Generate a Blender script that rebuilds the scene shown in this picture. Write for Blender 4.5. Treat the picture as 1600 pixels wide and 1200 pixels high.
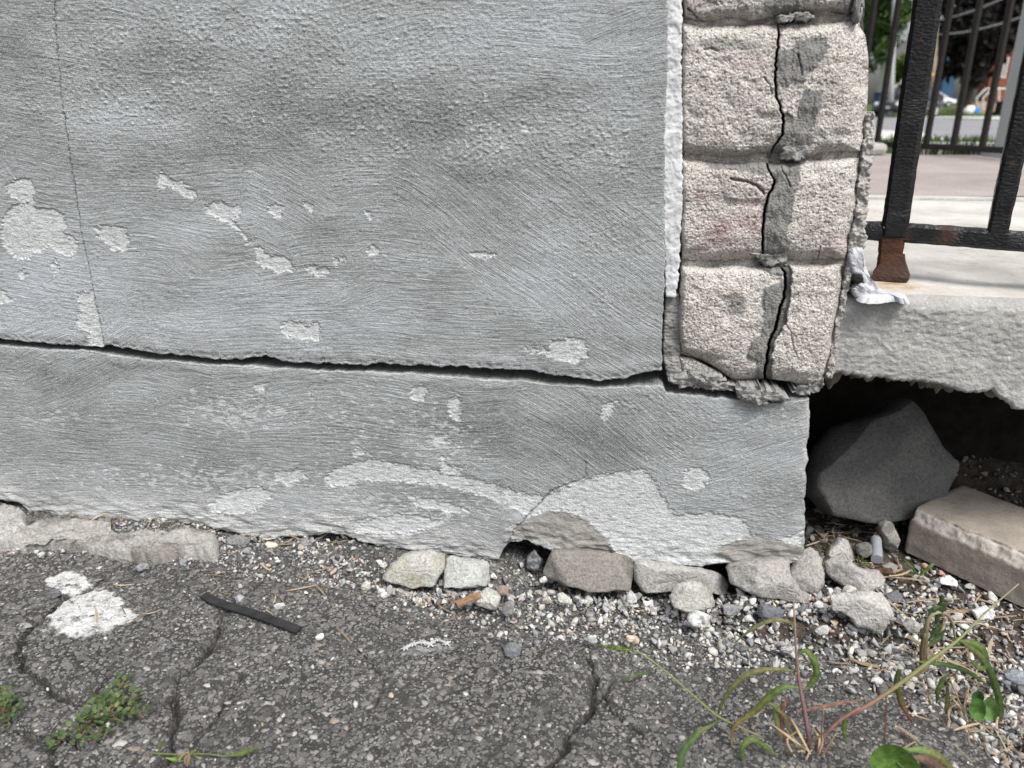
import bpy, bmesh, math, random
import numpy as np
from mathutils import Vector

# ------------------------------------------------------------------ scene, camera, light
scene = bpy.context.scene
for o in list(bpy.data.objects):
    bpy.data.objects.remove(o)
COL = scene.collection
FPX, CAMH, PITCH = 1202.0, 0.5, math.radians(20.0)       # focal length in photo pixels, camera height, downward pitch
CP, SP = math.cos(PITCH), math.sin(PITCH)

cam_d = bpy.data.cameras.new("camera")
cam_d.sensor_width = 36.0
cam_d.lens = FPX / 1600 * 36.0
cam_d.clip_start, cam_d.clip_end = 0.02, 1500
cam_d.dof.use_dof = True
cam_d.dof.focus_distance = 0.86
cam_d.dof.aperture_fstop = 6.8
cam = bpy.data.objects.new("camera", cam_d)
cam.location = (0, 0, CAMH)
cam.rotation_euler = (math.radians(90) - PITCH, 0, 0)
COL.objects.link(cam)
scene.camera = cam

SUN_EL, SUN_AZ = math.radians(57), math.radians(150)      # azimuth clockwise from +Y (view direction)
world = bpy.data.worlds.new("World")
scene.world = world
world.use_nodes = True
wn = world.node_tree
bg = wn.nodes["Background"]
sky = wn.nodes.new("ShaderNodeTexSky")
sky.sky_type = 'NISHITA'
sky.sun_disc = False
sky.sun_elevation = SUN_EL
sky.sun_rotation = SUN_AZ
sky.air_density, sky.dust_density, sky.ozone_density = 1.0, 4.0, 1.0
hs = wn.nodes.new("ShaderNodeHueSaturation")               # thin cloud: the blue is washed out
hs.inputs["Saturation"].default_value = 0.42
hs.inputs["Value"].default_value = 1.0
wn.links.new(sky.outputs[0], hs.inputs["Color"])
wn.links.new(hs.outputs[0], bg.inputs[0])
bg.inputs[1].default_value = 0.13

sun_d = bpy.data.lights.new("sun", 'SUN')
sun_d.energy = 2.3
sun_d.angle = math.radians(24)
sun_d.color = (1.0, 0.965, 0.92)
sun = bpy.data.objects.new("sun", sun_d)
sdir = Vector((math.sin(SUN_AZ) * math.cos(SUN_EL), math.cos(SUN_AZ) * math.cos(SUN_EL), math.sin(SUN_EL)))
sun.rotation_euler = (-sdir).to_track_quat('-Z', 'Y').to_euler()
sun.location = (2, -2, 6)
COL.objects.link(sun)

scene.view_settings.view_transform = 'Standard'
scene.view_settings.look = 'None'
scene.view_settings.exposure = 0.55
scene.view_settings.gamma = 1.0
scene.view_settings.use_curve_mapping = False
scene.cycles.max_bounces = 8
scene.cycles.use_denoising = True
scene.cycles.denoiser = 'OPENIMAGEDENOISE'
scene.cycles.denoising_input_passes = 'RGB_ALBEDO_NORMAL'
scene.cycles.denoising_prefilter = 'NONE'

# ------------------------------------------------------------------ numbers: noise, projection
def hash2(ix, iy, seed):
    n = (ix.astype(np.int64) * 374761393 + iy.astype(np.int64) * 668265263 + int(seed) * 1274126177) & 0xffffffff
    n = ((n ^ (n >> 13)) * 1274126177) & 0xffffffff
    n = ((n ^ (n >> 16)) * 2246822519) & 0xffffffff
    return (n ^ (n >> 15)) & 0xffffffff

def pn2(x, y, seed=0):
    x, y = np.asarray(x, float), np.asarray(y, float)
    x, y = np.broadcast_arrays(x, y)
    ix, iy = np.floor(x), np.floor(y)
    fx, fy = x - ix, y - iy
    ix, iy = ix.astype(np.int64), iy.astype(np.int64)
    ux, uy = fx * fx * fx * (fx * (fx * 6 - 15) + 10), fy * fy * fy * (fy * (fy * 6 - 15) + 10)
    def g(a, b, dx, dy):
        h = hash2(a, b, seed) * (2 * math.pi / 4294967296.0)
        return np.cos(h) * dx + np.sin(h) * dy
    n00, n10 = g(ix, iy, fx, fy), g(ix + 1, iy, fx - 1, fy)
    n01, n11 = g(ix, iy + 1, fx, fy - 1), g(ix + 1, iy + 1, fx - 1, fy - 1)
    return 1.41 * ((n00 * (1 - ux) + n10 * ux) * (1 - uy) + (n01 * (1 - ux) + n11 * ux) * uy)

def fbm2(x, y, octv=4, seed=0, gain=0.5):
    s, a, f = 0, 1.0, 1.0
    for i in range(octv):
        s = s + a * pn2(np.asarray(x) * f + 17.3 * i, np.asarray(y) * f - 9.1 * i, seed + i)
        a *= gain; f *= 2.03
    return s

def pn3(p, seed=0):
    p = np.asarray(p, float)
    # three crossed 2D fields are enough for lumps on small solids
    return (pn2(p[:, 0] + 0.37 * p[:, 2], p[:, 1] - 0.41 * p[:, 2], seed) + pn2(p[:, 1] + 0.29 * p[:, 0], p[:, 2] - 0.33 * p[:, 0], seed + 7)
            + pn2(p[:, 2] + 0.31 * p[:, 1], p[:, 0] + 0.27 * p[:, 1], seed + 13)) / 1.8

def sstep(a, b, x):
    t = np.clip((x - a) / (b - a), 0, 1)
    return t * t * (3 - 2 * t)

def ray(px, py):
    u, v = (np.asarray(px, float) - 800) / FPX, (np.asarray(py, float) - 600) / FPX
    u, v = np.broadcast_arrays(u, v)
    return np.stack([u, CP - SP * v, -(SP + CP * v)], -1)

def project(P):
    P = np.asarray(P, float)
    z = P[..., 2] - CAMH
    dep = P[..., 1] * CP - z * SP
    up = P[..., 1] * SP + z * CP
    return 800 + FPX * P[..., 0] / dep, 600 - FPX * up / dep

def zg(x, y=0):                                            # the pavement falls gently towards the right
    return -0.02 - 0.025 * np.asarray(x, float)

def on_z(px, py, z):
    r = ray(px, py); t = (z - CAMH) / r[..., 2]
    return r * t[..., None] + np.array([0, 0, CAMH])

def on_ground(px, py, h=0.0):
    r = ray(px, py)
    t = (-0.02 + h - CAMH) / (r[..., 2] + 0.025 * r[..., 0])
    return r * t[..., None] + np.array([0, 0, CAMH])

def at_y(px, py, Y):
    r = ray(px, py); t = np.asarray(Y, float) / r[..., 1]
    return r * t[..., None] + np.array([0, 0, CAMH])

WA = math.atan(0.1325)
CA, SA = math.cos(WA), math.sin(WA)
WO = np.array([0, 0.7975, 0])
WU, WD = np.array([CA, -SA, 0]), np.array([SA, CA, 0])     # along the wall to the right, and into it

def wall_uz(px, py, depth=0.0):                            # photo point -> (along, height) on the wall's face
    r = ray(px, py)
    t = (WO @ WD + depth) / (r @ WD)
    p = r * t[..., None] + np.array([0, 0, CAMH])
    return np.stack([(p - WO) @ WU, p[..., 2]], -1)

def wpt(u, d, z):
    u, d, z = np.broadcast_arrays(np.asarray(u, float), np.asarray(d, float), np.asarray(z, float))
    return WO + u[..., None] * WU + d[..., None] * WD + z[..., None] * np.array([0, 0, 1.0])

def PX(s):                                                 # "x,y x,y ..." -> array
    return np.array([[float(a) for a in p.split(",")] for p in s.split()])

def sdf_poly(P, x, y):                                     # signed distance, negative inside
    d = np.full(x.shape, 1e9); ins = np.zeros(x.shape, bool)
    n = len(P)
    for i in range(n):
        ax, ay = P[i]; bx, by = P[(i + 1) % n]
        ex, ey = bx - ax, by - ay
        t = np.clip(((x - ax) * ex + (y - ay) * ey) / (ex * ex + ey * ey + 1e-18), 0, 1)
        d = np.minimum(d, np.hypot(x - ax - t * ex, y - ay - t * ey))
        c = ((ay > y) != (by > y))
        if abs(by - ay) > 1e-12:
            ins ^= c & (x < (bx - ax) * (y - ay) / (by - ay) + ax)
    return np.where(ins, -d, d)

def dist_line(P, x, y):
    d = np.full(x.shape, 1e9)
    for i in range(len(P) - 1):
        ax, ay = P[i]; bx, by = P[i + 1]
        ex, ey = bx - ax, by - ay
        t = np.clip(((x - ax) * ex + (y - ay) * ey) / (ex * ex + ey * ey + 1e-18), 0, 1)
        d = np.minimum(d, np.hypot(x - ax - t * ex, y - ay - t * ey))
    return d

def resample(P, n, closed=True):
    P = np.asarray(P, float)
    Q = np.vstack([P, P[:1]]) if closed else P
    s = np.concatenate([[0], np.cumsum(np.linalg.norm(np.diff(Q, axis=0), axis=1))])
    t = np.linspace(0, s[-1], n, endpoint=not closed)
    return np.stack([np.interp(t, s, Q[:, k]) for k in range(Q.shape[1])], -1)

def chaikin(P, k=1):
    P = np.asarray(P, float)
    for _ in range(k):
        Q = np.roll(P, -1, 0)
        P = np.stack([.75 * P + .25 * Q, .25 * P + .75 * Q], 1).reshape(-1, P.shape[1])
    return P

def spline(P, n):                                          # Catmull-Rom through the points
    P = np.asarray(P, float)
    if len(P) == 2:
        t = np.linspace(0, 1, n)[:, None]
        return P[0] * (1 - t) + P[1] * t
    Q = np.vstack([2 * P[0] - P[1], P, 2 * P[-1] - P[-2]])
    out = []
    for t in np.linspace(0, len(P) - 1 - 1e-9, n):
        i = int(t); f = t - i
        a, b, c, d = Q[i], Q[i + 1], Q[i + 2], Q[i + 3]
        out.append(.5 * (2 * b + (c - a) * f + (2 * a - 5 * b + 4 * c - d) * f * f + (3 * b - a - 3 * c + d) * f ** 3))
    return np.array(out)

# ------------------------------------------------------------------ mesh making
def link(o, parent=None):
    COL.objects.link(o)
    if parent is not None:
        o.parent = parent
    return o

def wloc(o):                                               # world place of an untransformed-rotation parent chain
    v = Vector((0, 0, 0))
    while o is not None:
        v = v + o.location; o = o.parent
    return v

def tag(o, label, cat, group=None):
    o['label'] = label; o['category'] = cat
    if group: o['group'] = group
    return o

def kind(o, k):
    o['kind'] = k
    return o

def thing(name, loc, label, cat, group=None):
    o = bpy.data.objects.new(name, None)
    o.empty_display_size = 0.05
    o.location = [float(a) for a in loc]
    link(o)
    return tag(o, label, cat, group)

def build(name, V, F, mat, parent=None, smooth=True, attrs=None, cols=None, base=True, sharp=None):
    """V (n,3) in world units; F a list of index arrays (k,3) / (k,4) or of tuples."""
    V = np.asarray(V, float)
    if base:
        o0 = np.array([(V[:, 0].min() + V[:, 0].max()) / 2, (V[:, 1].min() + V[:, 1].max()) / 2, V[:, 2].min()])
    else:
        o0 = np.zeros(3)
    me = bpy.data.meshes.new(name)
    loops, starts, cur = [], [], 0
    if isinstance(F, np.ndarray): F = [F]
    for f in F:
        f = np.asarray(f)
        if f.ndim == 1: f = f[None]
        k = f.shape[1]
        loops.append(f.reshape(-1)); starts.append(cur + np.arange(len(f)) * k); cur += f.size
    loops = np.concatenate(loops).astype(np.int32); starts = np.concatenate(starts).astype(np.int32)
    me.vertices.add(len(V)); me.vertices.foreach_set("co", (V - o0).astype(np.float32).ravel())
    me.loops.add(len(loops)); me.loops.foreach_set("vertex_index", loops)
    me.polygons.add(len(starts)); me.polygons.foreach_set("loop_start", starts)
    me.update(calc_edges=True)
    if attrs:
        for k, a in attrs.items():
            at = me.attributes.new(k, 'FLOAT', 'POINT')
            at.data.foreach_set("value", np.asarray(a, np.float32).ravel())
    if cols is not None:
        ca = me.color_attributes.new("Col", 'FLOAT_COLOR', 'POINT')
        c = np.ones((len(V), 4), np.float32); c[:, :3] = cols
        ca.data.foreach_set("color", c.ravel())
    if smooth: me.shade_smooth()
    if mat is not None: me.materials.append(mat)
    o = bpy.data.objects.new(name, me)
    link(o, parent)
    o.location = Vector(o0.tolist()) - (wloc(parent) if parent is not None else Vector((0, 0, 0)))
    if sharp is not None and smooth:
        try: me.set_sharp_from_angle(angle=math.radians(sharp))
        except Exception: pass
    return o

def grid_faces(R, C, off=0, flip=False, wrap=False):
    i, j = np.meshgrid(np.arange(R - 1), np.arange(C if wrap else C - 1), indexing='ij')
    j2 = (j + 1) % C
    q = np.stack([i * C + j, i * C + j2, (i + 1) * C + j2, (i + 1) * C + j], -1).reshape(-1, 4) + off
    return q[:, ::-1] if flip else q

def solid_grid(G, inward, rings=(1.0,), extra=None):
    """front sheet G (R,C,3) closed backwards along `inward`; returns V, F, front vertex count"""
    R, C = G.shape[:2]
    V = [G.reshape(-1, 3)]; F = [grid_faces(R, C)]
    b = np.concatenate([np.arange(C), np.arange(1, R) * C + C - 1, (R - 1) * C + np.arange(C - 2, -1, -1), np.arange(R - 2, 0, -1) * C])
    ring = V[0][b]; n = len(b); prev = b; cnt = R * C
    for r in rings:
        nv = ring + np.asarray(inward) * r
        V.append(nv); cur = cnt + np.arange(n); cnt += n
        F.append(np.stack([prev, cur, np.roll(cur, -1), np.roll(prev, -1)], -1))
        prev = cur
    F.append(prev[::-1][None])
    return np.vstack(V), F, R * C

class MB:                                                  # small hand-built shapes
    def __init__(s): s.V = []; s.F = []; s.C = []
    def add(s, V, F, col=None):
        o = len(s.V)
        s.V += [tuple(float(a) for a in v) for v in V]; s.F += [tuple(int(i) + o for i in f) for f in F]
        s.C += [tuple(col) if col is not None else (1, 1, 1)] * len(V)
        return s
    def box(s, a, b, bev=0.0, col=None):
        (x0, y0, z0), (x1, y1, z1) = a, b
        bm = bmesh.new(); bmesh.ops.create_cube(bm, size=1)
        for v in bm.verts: v.co = ((x0 + x1) / 2 + v.co.x * (x1 - x0), (y0 + y1) / 2 + v.co.y * (y1 - y0), (z0 + z1) / 2 + v.co.z * (z1 - z0))
        if bev > 0: bmesh.ops.bevel(bm, geom=list(bm.edges), offset=bev, segments=2, affect='EDGES', profile=.5)
        bm.verts.index_update()
        s.add([v.co[:] for v in bm.verts], [[v.index for v in f.verts] for f in bm.faces], col); bm.free()
        return s
    def tube(s, P, r, n=8, col=None, cap=True):
        P = np.asarray(P, float); r = np.broadcast_to(np.asarray(r, float), (len(P),))
        T = np.gradient(P, axis=0); T /= np.linalg.norm(T, axis=1)[:, None] + 1e-12
        ref = np.array([0, 0, 1.0]) if abs(T[0, 2]) < .9 else np.array([1.0, 0, 0])
        V = []
        for i in range(len(P)):
            a = np.cross(T[i], ref); a /= np.linalg.norm(a) + 1e-12; b = np.cross(T[i], a)
            ref = -np.cross(T[i], np.cross(T[i], ref)) if False else ref
            for k in range(n):
                th = 2 * math.pi * k / n
                V.append(P[i] + r[i] * (math.cos(th) * a + math.sin(th) * b))
        F = [(i * n + k, i * n + (k + 1) % n, (i + 1) * n + (k + 1) % n, (i + 1) * n + k) for i in range(len(P) - 1) for k in range(n)]
        if cap:
            F.append(tuple(range(n))[::-1]); F.append(tuple((len(P) - 1) * n + k for k in range(n)))
        return s.add(V, F, col)
    def bar(s, P, w, h, side, n_div=1, jit=0.0, rng=None, bev=0.0):   # rectangular bar along P, `side` is the direction of its width
        P = np.asarray(P, float); side = np.asarray(side, float)
        V = []
        T = np.gradient(P, axis=0)
        cs = [(-.5 * w, -.5 * h + bev), (-.5 * w + bev, -.5 * h), (.5 * w - bev, -.5 * h), (.5 * w, -.5 * h + bev),
              (.5 * w, .5 * h - bev), (.5 * w - bev, .5 * h), (-.5 * w + bev, .5 * h), (-.5 * w, .5 * h - bev)]
        for i in range(len(P)):
            t = T[i] / np.linalg.norm(T[i]); a = side - t * (side @ t); a /= np.linalg.norm(a); b = np.cross(t, a)
            for (ca, cb) in cs:
                j = rng.normal(0, jit, 2) if rng is not None and jit > 0 else (0, 0)
                V.append(P[i] + a * (ca + j[0]) + b * (cb + j[1]))
        n = 8
        F = [(i * n + k, i * n + (k + 1) % n, (i + 1) * n + (k + 1) % n, (i + 1) * n + k) for i in range(len(P) - 1) for k in range(n)]
        F.append(tuple(range(n))[::-1]); F.append(tuple((len(P) - 1) * n + k for k in range(n)))
        return s.add(V, F)
    def prism(s, poly, a, b):                              # poly of 3D points swept from offset a to offset b
        poly = np.asarray(poly, float); n = len(poly)
        V = np.vstack([poly + np.asarray(a), poly + np.asarray(b)])
        F = [tuple(range(n))[::-1], tuple(range(n, 2 * n))] + [(i, (i + 1) % n, n + (i + 1) % n, n + i) for i in range(n)]
        return s.add(V, F)
    def build(s, name, mat, parent=None, smooth=False, sharp=None, base=True):
        me_name = name
        V = np.array(s.V); o0 = np.array([(V[:, 0].min() + V[:, 0].max()) / 2, (V[:, 1].min() + V[:, 1].max()) / 2, V[:, 2].min()])
        me = bpy.data.meshes.new(me_name)
        me.from_pydata([tuple(v) for v in V - o0], [], s.F); me.update()
        bm = bmesh.new(); bm.from_mesh(me); bmesh.ops.recalc_face_normals(bm, faces=list(bm.faces)); bm.to_mesh(me); bm.free()
        ca = me.color_attributes.new("Col", 'FLOAT_COLOR', 'POINT')
        c = np.ones((len(V), 4), np.float32); c[:, :3] = np.array(s.C); ca.data.foreach_set("color", c.ravel())
        if smooth: me.shade_smooth()
        if smooth and sharp is not None:
            try: me.set_sharp_from_angle(angle=math.radians(sharp))
            except Exception: pass
        if mat is not None: me.materials.append(mat)
        o = bpy.data.objects.new(name, me); link(o, parent)
        o.location = Vector(o0.tolist()) - (wloc(parent) if parent is not None else Vector((0, 0, 0)))
        return o

def copy_tree(root, loc):                                  # a thing with its parts and their sub-parts
    r = root.copy(); COL.objects.link(r); r.location = loc
    for ch in list(root.children):
        c = ch.copy(); COL.objects.link(c); c.parent = r
        for g in ch.children:
            d = g.copy(); COL.objects.link(d); d.parent = c
    return r

# ------------------------------------------------------------------ materials
class NT:
    def __init__(s, name):
        s.m = bpy.data.materials.new(name); s.m.use_nodes = True
        s.t = s.m.node_tree; s.b = s.t.nodes["Principled BSDF"]
        s.b.inputs["Specular IOR Level"].default_value = 0.3
    def n(s, typ, ins=None, **pr):
        nd = s.t.nodes.new("ShaderNode" + typ)
        for k, v in pr.items(): setattr(nd, k, v)
        for k, v in (ins or {}).items():
            i = nd.inputs[k]
            if isinstance(v, bpy.types.NodeSocket): s.t.links.new(v, i)
            else:
                if isinstance(v, tuple) and len(v) == 3 and i.type == 'RGBA': v = (*v, 1)
                i.default_value = v
        return nd
    def obj(s): return s.n("TexCoord").outputs["Object"]
    def geo(s): return s.n("NewGeometry").outputs["Position"]
    def attr(s, k): return s.n("Attribute", attribute_name=k).outputs["Fac"]
    def col(s, k="Col"): return s.n("Attribute", attribute_name=k).outputs["Color"]
    def noise(s, vec, scale, detail=4, rough=.55, out="Fac", dist=0.0):
        return s.n("TexNoise", {"Vector": vec, "Scale": scale, "Detail": detail, "Roughness": rough, "Distortion": dist}).outputs[out]
    def voro(s, vec, scale, feature='F1', out="Distance", rnd=1.0):
        return s.n("TexVoronoi", {"Vector": vec, "Scale": scale, "Randomness": rnd}, feature=feature).outputs[out]
    def map(s, vec, scale=(1, 1, 1), rot=(0, 0, 0)):
        return s.n("Mapping", {"Vector": vec, "Scale": scale, "Rotation": rot}).outputs[0]
    def rmp(s, fac, a, b, lo=0.0, hi=1.0):
        return s.n("MapRange", {"Value": fac, "From Min": a, "From Max": b, "To Min": lo, "To Max": hi}).outputs[0]
    def ramp(s, fac, stops):
        nd = s.n("ValToRGB", {"Fac": fac}); r = nd.color_ramp
        while len(r.elements) < len(stops): r.elements.new(.5)
        for e, (p, c) in zip(r.elements, stops):
            e.position = p; e.color = (*c, 1) if len(c) == 3 else c
        return nd.outputs[0]
    def mix(s, fac, a, b, blend='MIX'):
        nd = s.n("Mix", data_type='RGBA', blend_type=blend)
        for i, v in ((0, fac), (6, a), (7, b)):
            k = nd.inputs[i]
            if isinstance(v, bpy.types.NodeSocket): s.t.links.new(v, k)
            else: k.default_value = (*v, 1) if isinstance(v, tuple) and len(v) == 3 else v
        return nd.outputs[2]
    def math(s, op, a, b=0.0, c=None, clamp=False):
        nd = s.n("Math", operation=op, use_clamp=clamp)
        for i, v in enumerate((a, b) if c is None else (a, b, c)):
            if isinstance(v, bpy.types.NodeSocket): s.t.links.new(v, nd.inputs[i])
            else: nd.inputs[i].default_value = v
        return nd.outputs[0]
    def bump(s, h, strength=.5, dist=.002, normal=None):
        ins = {"Height": h, "Strength": strength, "Distance": dist}
        if normal is not None: ins["Normal"] = normal
        return s.n("Bump", ins).outputs[0]
    def done(s, color=None, rough=.85, normal=None, spec=None, **kw):
        for k, v in (("Base Color", color), ("Roughness", rough), ("Normal", normal), ("Specular IOR Level", spec)):
            if v is None: continue
            i = s.b.inputs[k]
            if isinstance(v, bpy.types.NodeSocket): s.t.links.new(v, i)
            else: i.default_value = (*v, 1) if isinstance(v, tuple) and len(v) == 3 else v
        for k, v in kw.items():
            i = s.b.inputs[k.replace("_", " ")]
            if isinstance(v, bpy.types.NodeSocket): s.t.links.new(v, i)
            else: i.default_value = v
        return s.m

def plain(name, c, rough=.8, var=.25, scale=20, bump=0.0, spec=.3, bscale=None, bdist=.002, metal=0.0):
    """one colour with uneven tone and a little relief"""
    k = NT(name); p = k.geo()
    f = k.noise(p, scale, 5, .6)
    lo, hi = tuple(a * (1 - var) for a in c), tuple(min(1, a * (1 + var)) for a in c)
    col = k.mix(k.rmp(f, .3, .7), lo, hi)
    nm = k.bump(k.noise(p, bscale or scale * 6, 4, .6), bump, bdist) if bump > 0 else None
    return k.done(col, rough, nm, spec, Metallic=metal)

def m_stucco():
    k = NT("painted_stucco"); p = k.geo()
    tone = k.attr("tone"); patch = k.attr("patch"); brown = k.attr("brown"); crest = k.attr("crest"); dust = k.attr("dust"); brush = k.attr("brush")
    # bristle lines: each brush stroke carries its own across / along coordinates
    def fam(at_, off_): return k.noise(k.n("CombineXYZ", {"X": k.math('MULTIPLY', k.attr(at_), 760.0), "Y": k.math('MULTIPLY', k.attr("brs"), 24.0), "Z": off_}).outputs[0], 1.0, 3, .62)
    la, lb, lc, wb, wc = fam("bra", 0.0), fam("brb", 31.0), fam("brc", 67.0), k.attr("wb"), k.attr("wc")
    wa = k.math('SUBTRACT', k.math('SUBTRACT', 1.0, wb), wc, clamp=True)
    lines = k.math('ADD', k.math('ADD', k.math('MULTIPLY', la, wa), k.math('MULTIPLY', lb, wb)), k.math('MULTIPLY', lc, wc))
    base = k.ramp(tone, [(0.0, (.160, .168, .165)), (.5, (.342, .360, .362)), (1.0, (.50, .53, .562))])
    grain = k.noise(p, 700, 4, .7)
    base = k.mix(k.rmp(grain, .42, .72, 0, .6), base, (.56, .58, .59))
    base = k.mix(k.rmp(k.noise(k.map(p, (1, 1, 1.8)), 430, 4, .7), .54, .70, 0, .5), base, (.195, .202, .198))
    worn = k.math('MULTIPLY', crest, k.rmp(k.noise(p, 260, 3, .6), .36, .60), clamp=True)
    worn2 = k.math('MULTIPLY', k.math('MULTIPLY', k.rmp(lines, .56, .68), brush), k.rmp(k.noise(p, 60, 4, .65), .42, .60, 0, .8), clamp=True)
    worn3 = k.math('MULTIPLY', k.rmp(k.noise(k.map(p, (1, 1, 1.6)), 330, 3, .6),   .63, .69), k.rmp(k.noise(p, 28, 4, .6), .42, .62), clamp=True)
    base = k.mix(k.math('MAXIMUM', k.math('MAXIMUM', worn, worn2), worn3), base, (.66, .69, .70))
    pcol = k.mix(k.rmp(k.noise(p, 420, 4, .6), .3, .7), (.46, .48, .475), (.72, .74, .745))
    base = k.mix(dust, base, k.mix(k.noise(p, 300, 4, .6), (.42, .43, .415), (.70, .71, .70)))
    base = k.mix(patch, base, pcol)
    bcol = k.mix(k.noise(p, 240, 5, .65), (.235, .225, .205), (.40, .39, .365))
    base = k.mix(brown, base, bcol)
    nb = k.bump(k.noise(k.map(p, (1, 1, 1.8)), 430, 4, .7), .9, .0024)
    nb = k.bump(k.math('MULTIPLY', lines, brush), .9, .0030, nb)
    return k.done(base, .9, nb, .2)

def m_blockface(name="split_face_block", joint=False):
    k = NT(name); p = k.geo()
    stain = k.attr("stain"); grey = k.attr("grey")
    c1 = k.mix(k.rmp(k.noise(p, 14, 3, .5), .35, .65), (.385, .350, .312), (.53, .495, .455))
    gr = k.voro(p, 560, 'F1', "Color")
    grv = k.n("SeparateColor", {"Color": gr}).outputs[0]
    c2 = k.mix(k.rmp(grv, .0, 1.0, 0, .75), c1, (.76, .735, .70))
    c3 = k.mix(k.rmp(k.noise(p, 420, 3, .7), .54, .63, 0, .85), c2, (.16, .14, .12))
    c4 = k.mix(k.math('MULTIPLY', stain, k.rmp(k.noise(p, 60, 3), .3, .7), clamp=True), c3, (.30, .165, .15))
    c5 = k.mix(grey, c4, k.mix(k.noise(p, 200, 4, .6), (.165, .16, .152), (.32, .315, .30)))
    if joint: c5 = k.mix(k.rmp(k.noise(p, 45, 4, .6), .35, .6), c3, (.27, .245, .215))
    h = k.math('ADD', k.noise(p, 520, 5, .72), k.math('MULTIPLY', k.voro(p, 420), .7))
    nb = k.bump(h, 1.0, .0018)
    return k.done(c5, .95, nb, .15)

def m_mortar():
    k = NT("smeared_mortar"); p = k.geo()
    c = k.mix(k.rmp(k.noise(p, 40, 5, .6), .3, .7), (.17, .168, .16), (.34, .335, .325))
    c = k.mix(k.rmp(k.noise(p, 420, 3, .6), .58, .75, 0, .6), c, (.50, .49, .47))
    return k.done(c, .9, k.bump(k.noise(k.map(p, (1, 1, .5)), 240, 5, .6), .6, .002), .2)

def m_concrete(name, a, b, scale=30, spk=(.12, .11, .10), spkamt=.5, bump=.6, fine=380, bdist=.002):
    k = NT(name); p = k.geo()
    c = k.mix(k.rmp(k.noise(p, scale, 5, .62), .3, .7), a, b)
    c = k.mix(k.rmp(k.noise(p, fine, 3, .6), .60, .72, 0, spkamt), c, spk)
    c = k.mix(k.rmp(k.noise(p, fine * .7, 2, .6, dist=.4), .60, .74, 0, .55), c, tuple(min(.85, x * 1.6) for x in b))
    return k.done(c, .92, k.bump(k.noise(p, fine * .8, 5, .65), bump, bdist), .2)

def m_asphalt():
    k = NT("worn_asphalt"); p = k.geo()
    paint = k.attr("paint"); crack = k.attr("crack")
    wp = k.n("VectorMath", {0: p, 1: k.n("VectorMath", {0: k.noise(p, 300, 2, .5, "Color"), 1: (.0022, .0022, .0022)}, operation='MULTIPLY').outputs[0]}, operation='ADD').outputs[0]
    c0 = k.mix(k.rmp(k.noise(p, 9, 4, .6), .3, .7), (.032, .031, .030), (.066, .064, .061))
    def chips(scale, thr, seedoff, lo, hi, amt):
        q = k.map(wp, (1, 1, 1), (0.3 * seedoff, .2 * seedoff, seedoff))
        d = k.voro(q, scale); cc = k.n("SeparateColor", {"Color": k.voro(q, scale, 'F1', "Color")})
        inside = k.math('MULTIPLY', k.rmp(d, .56, .46), k.rmp(cc.outputs[0], thr, thr + .02))
        inside = k.math('MULTIPLY', inside, amt, clamp=True)
        return inside, k.mix(cc.outputs[1], lo, hi)
    m0, cc0 = chips(125, .55, .4, (.06, .058, .056), (.20, .195, .185), .9)
    m1, c1 = chips(215, .36, 1.0, (.055, .054, .052), (.265, .26, .25), .9)
    m2, c2 = chips(400, .35, 2.1, (.045, .044, .042), (.33, .325, .315), .85)
    c = k.mix(m2, c0, c2)
    c = k.mix(m1, c, c1)
    c = k.mix(m0, c, cc0)
    c = k.mix(k.rmp(k.noise(p, 900, 2, .6), .60, .70, 0, .55), c, (.34, .33, .31))
    c = k.mix(k.rmp(k.noise(p, 7, 5, .65), .50, .68, 0, .55), c, (.045, .043, .04))
    c = k.mix(crack, c, (.03, .028, .026))
    c = k.mix(k.math('MULTIPLY', paint, k.rmp(k.noise(p, 95, 9, .78), .36, .50), clamp=True), c, k.mix(k.noise(p, 120, 4), (.5, .505, .50), (.72, .725, .72)))
    h = k.math('ADD', k.math('MULTIPLY', m1, .7), k.math('ADD', k.math('MULTIPLY', m2, .4), k.noise(p, 600, 4, .7)))
    return k.done(c, .88, k.bump(h, .8, .0022), .25)

def m_vcol(name, rough=.85, bump=.4, scale=350, var=.3, bdist=.0015, spec=.25, trans=0.0):
    k = NT(name); p = k.geo()
    n = k.noise(p, scale, 4, .65)
    c = k.mix(1.0, k.col(), k.n("CombineColor", {"Red": k.rmp(n, .3, .7, 1 - var, 1 + var), "Green": k.rmp(n, .3, .7, 1 - var, 1 + var), "Blue": k.rmp(n, .3, .7, 1 - var, 1 + var)}).outputs[0], 'MULTIPLY')
    kw = {}
    m = k.done(c, rough, k.bump(n, bump, bdist) if bump else None, spec)
    if trans > 0:
        tr = k.n("BsdfTranslucent", {"Color": c}); mx = k.n("MixShader", {0: trans})
        k.t.links.new(k.b.outputs[0], mx.inputs[1]); k.t.links.new(tr.outputs[0], mx.inputs[2])
        k.t.links.new(mx.outputs[0], k.t.nodes["Material Output"].inputs[0])
    return m

def m_iron():
    k = NT("black_iron_paint"); p = k.geo()
    rust = k.attr("rust")
    n = k.noise(k.map(p, (1, 1, 1.7)), 230, 3, .5)
    c = k.mix(k.rmp(k.noise(p, 70, 4), .3, .7), (.006, .006, .0065), (.014, .014, .0155))
    sp = k.rmp(k.noise(p, 45, 3, .6), .66, .70, 0, .8)
    rc = k.mix(k.noise(p, 160, 5, .7), (.022, .009, .006), (.10, .040, .020))
    rf = k.math('ADD', rust, k.math('MULTIPLY', sp, .8), clamp=True)
    c = k.mix(rf, c, rc)
    rg = k.mix(rf, (.34, .34, .34), (.85, .85, .85))
    return k.done(c, rg, k.bump(n, .55, .0024), .4)

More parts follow.
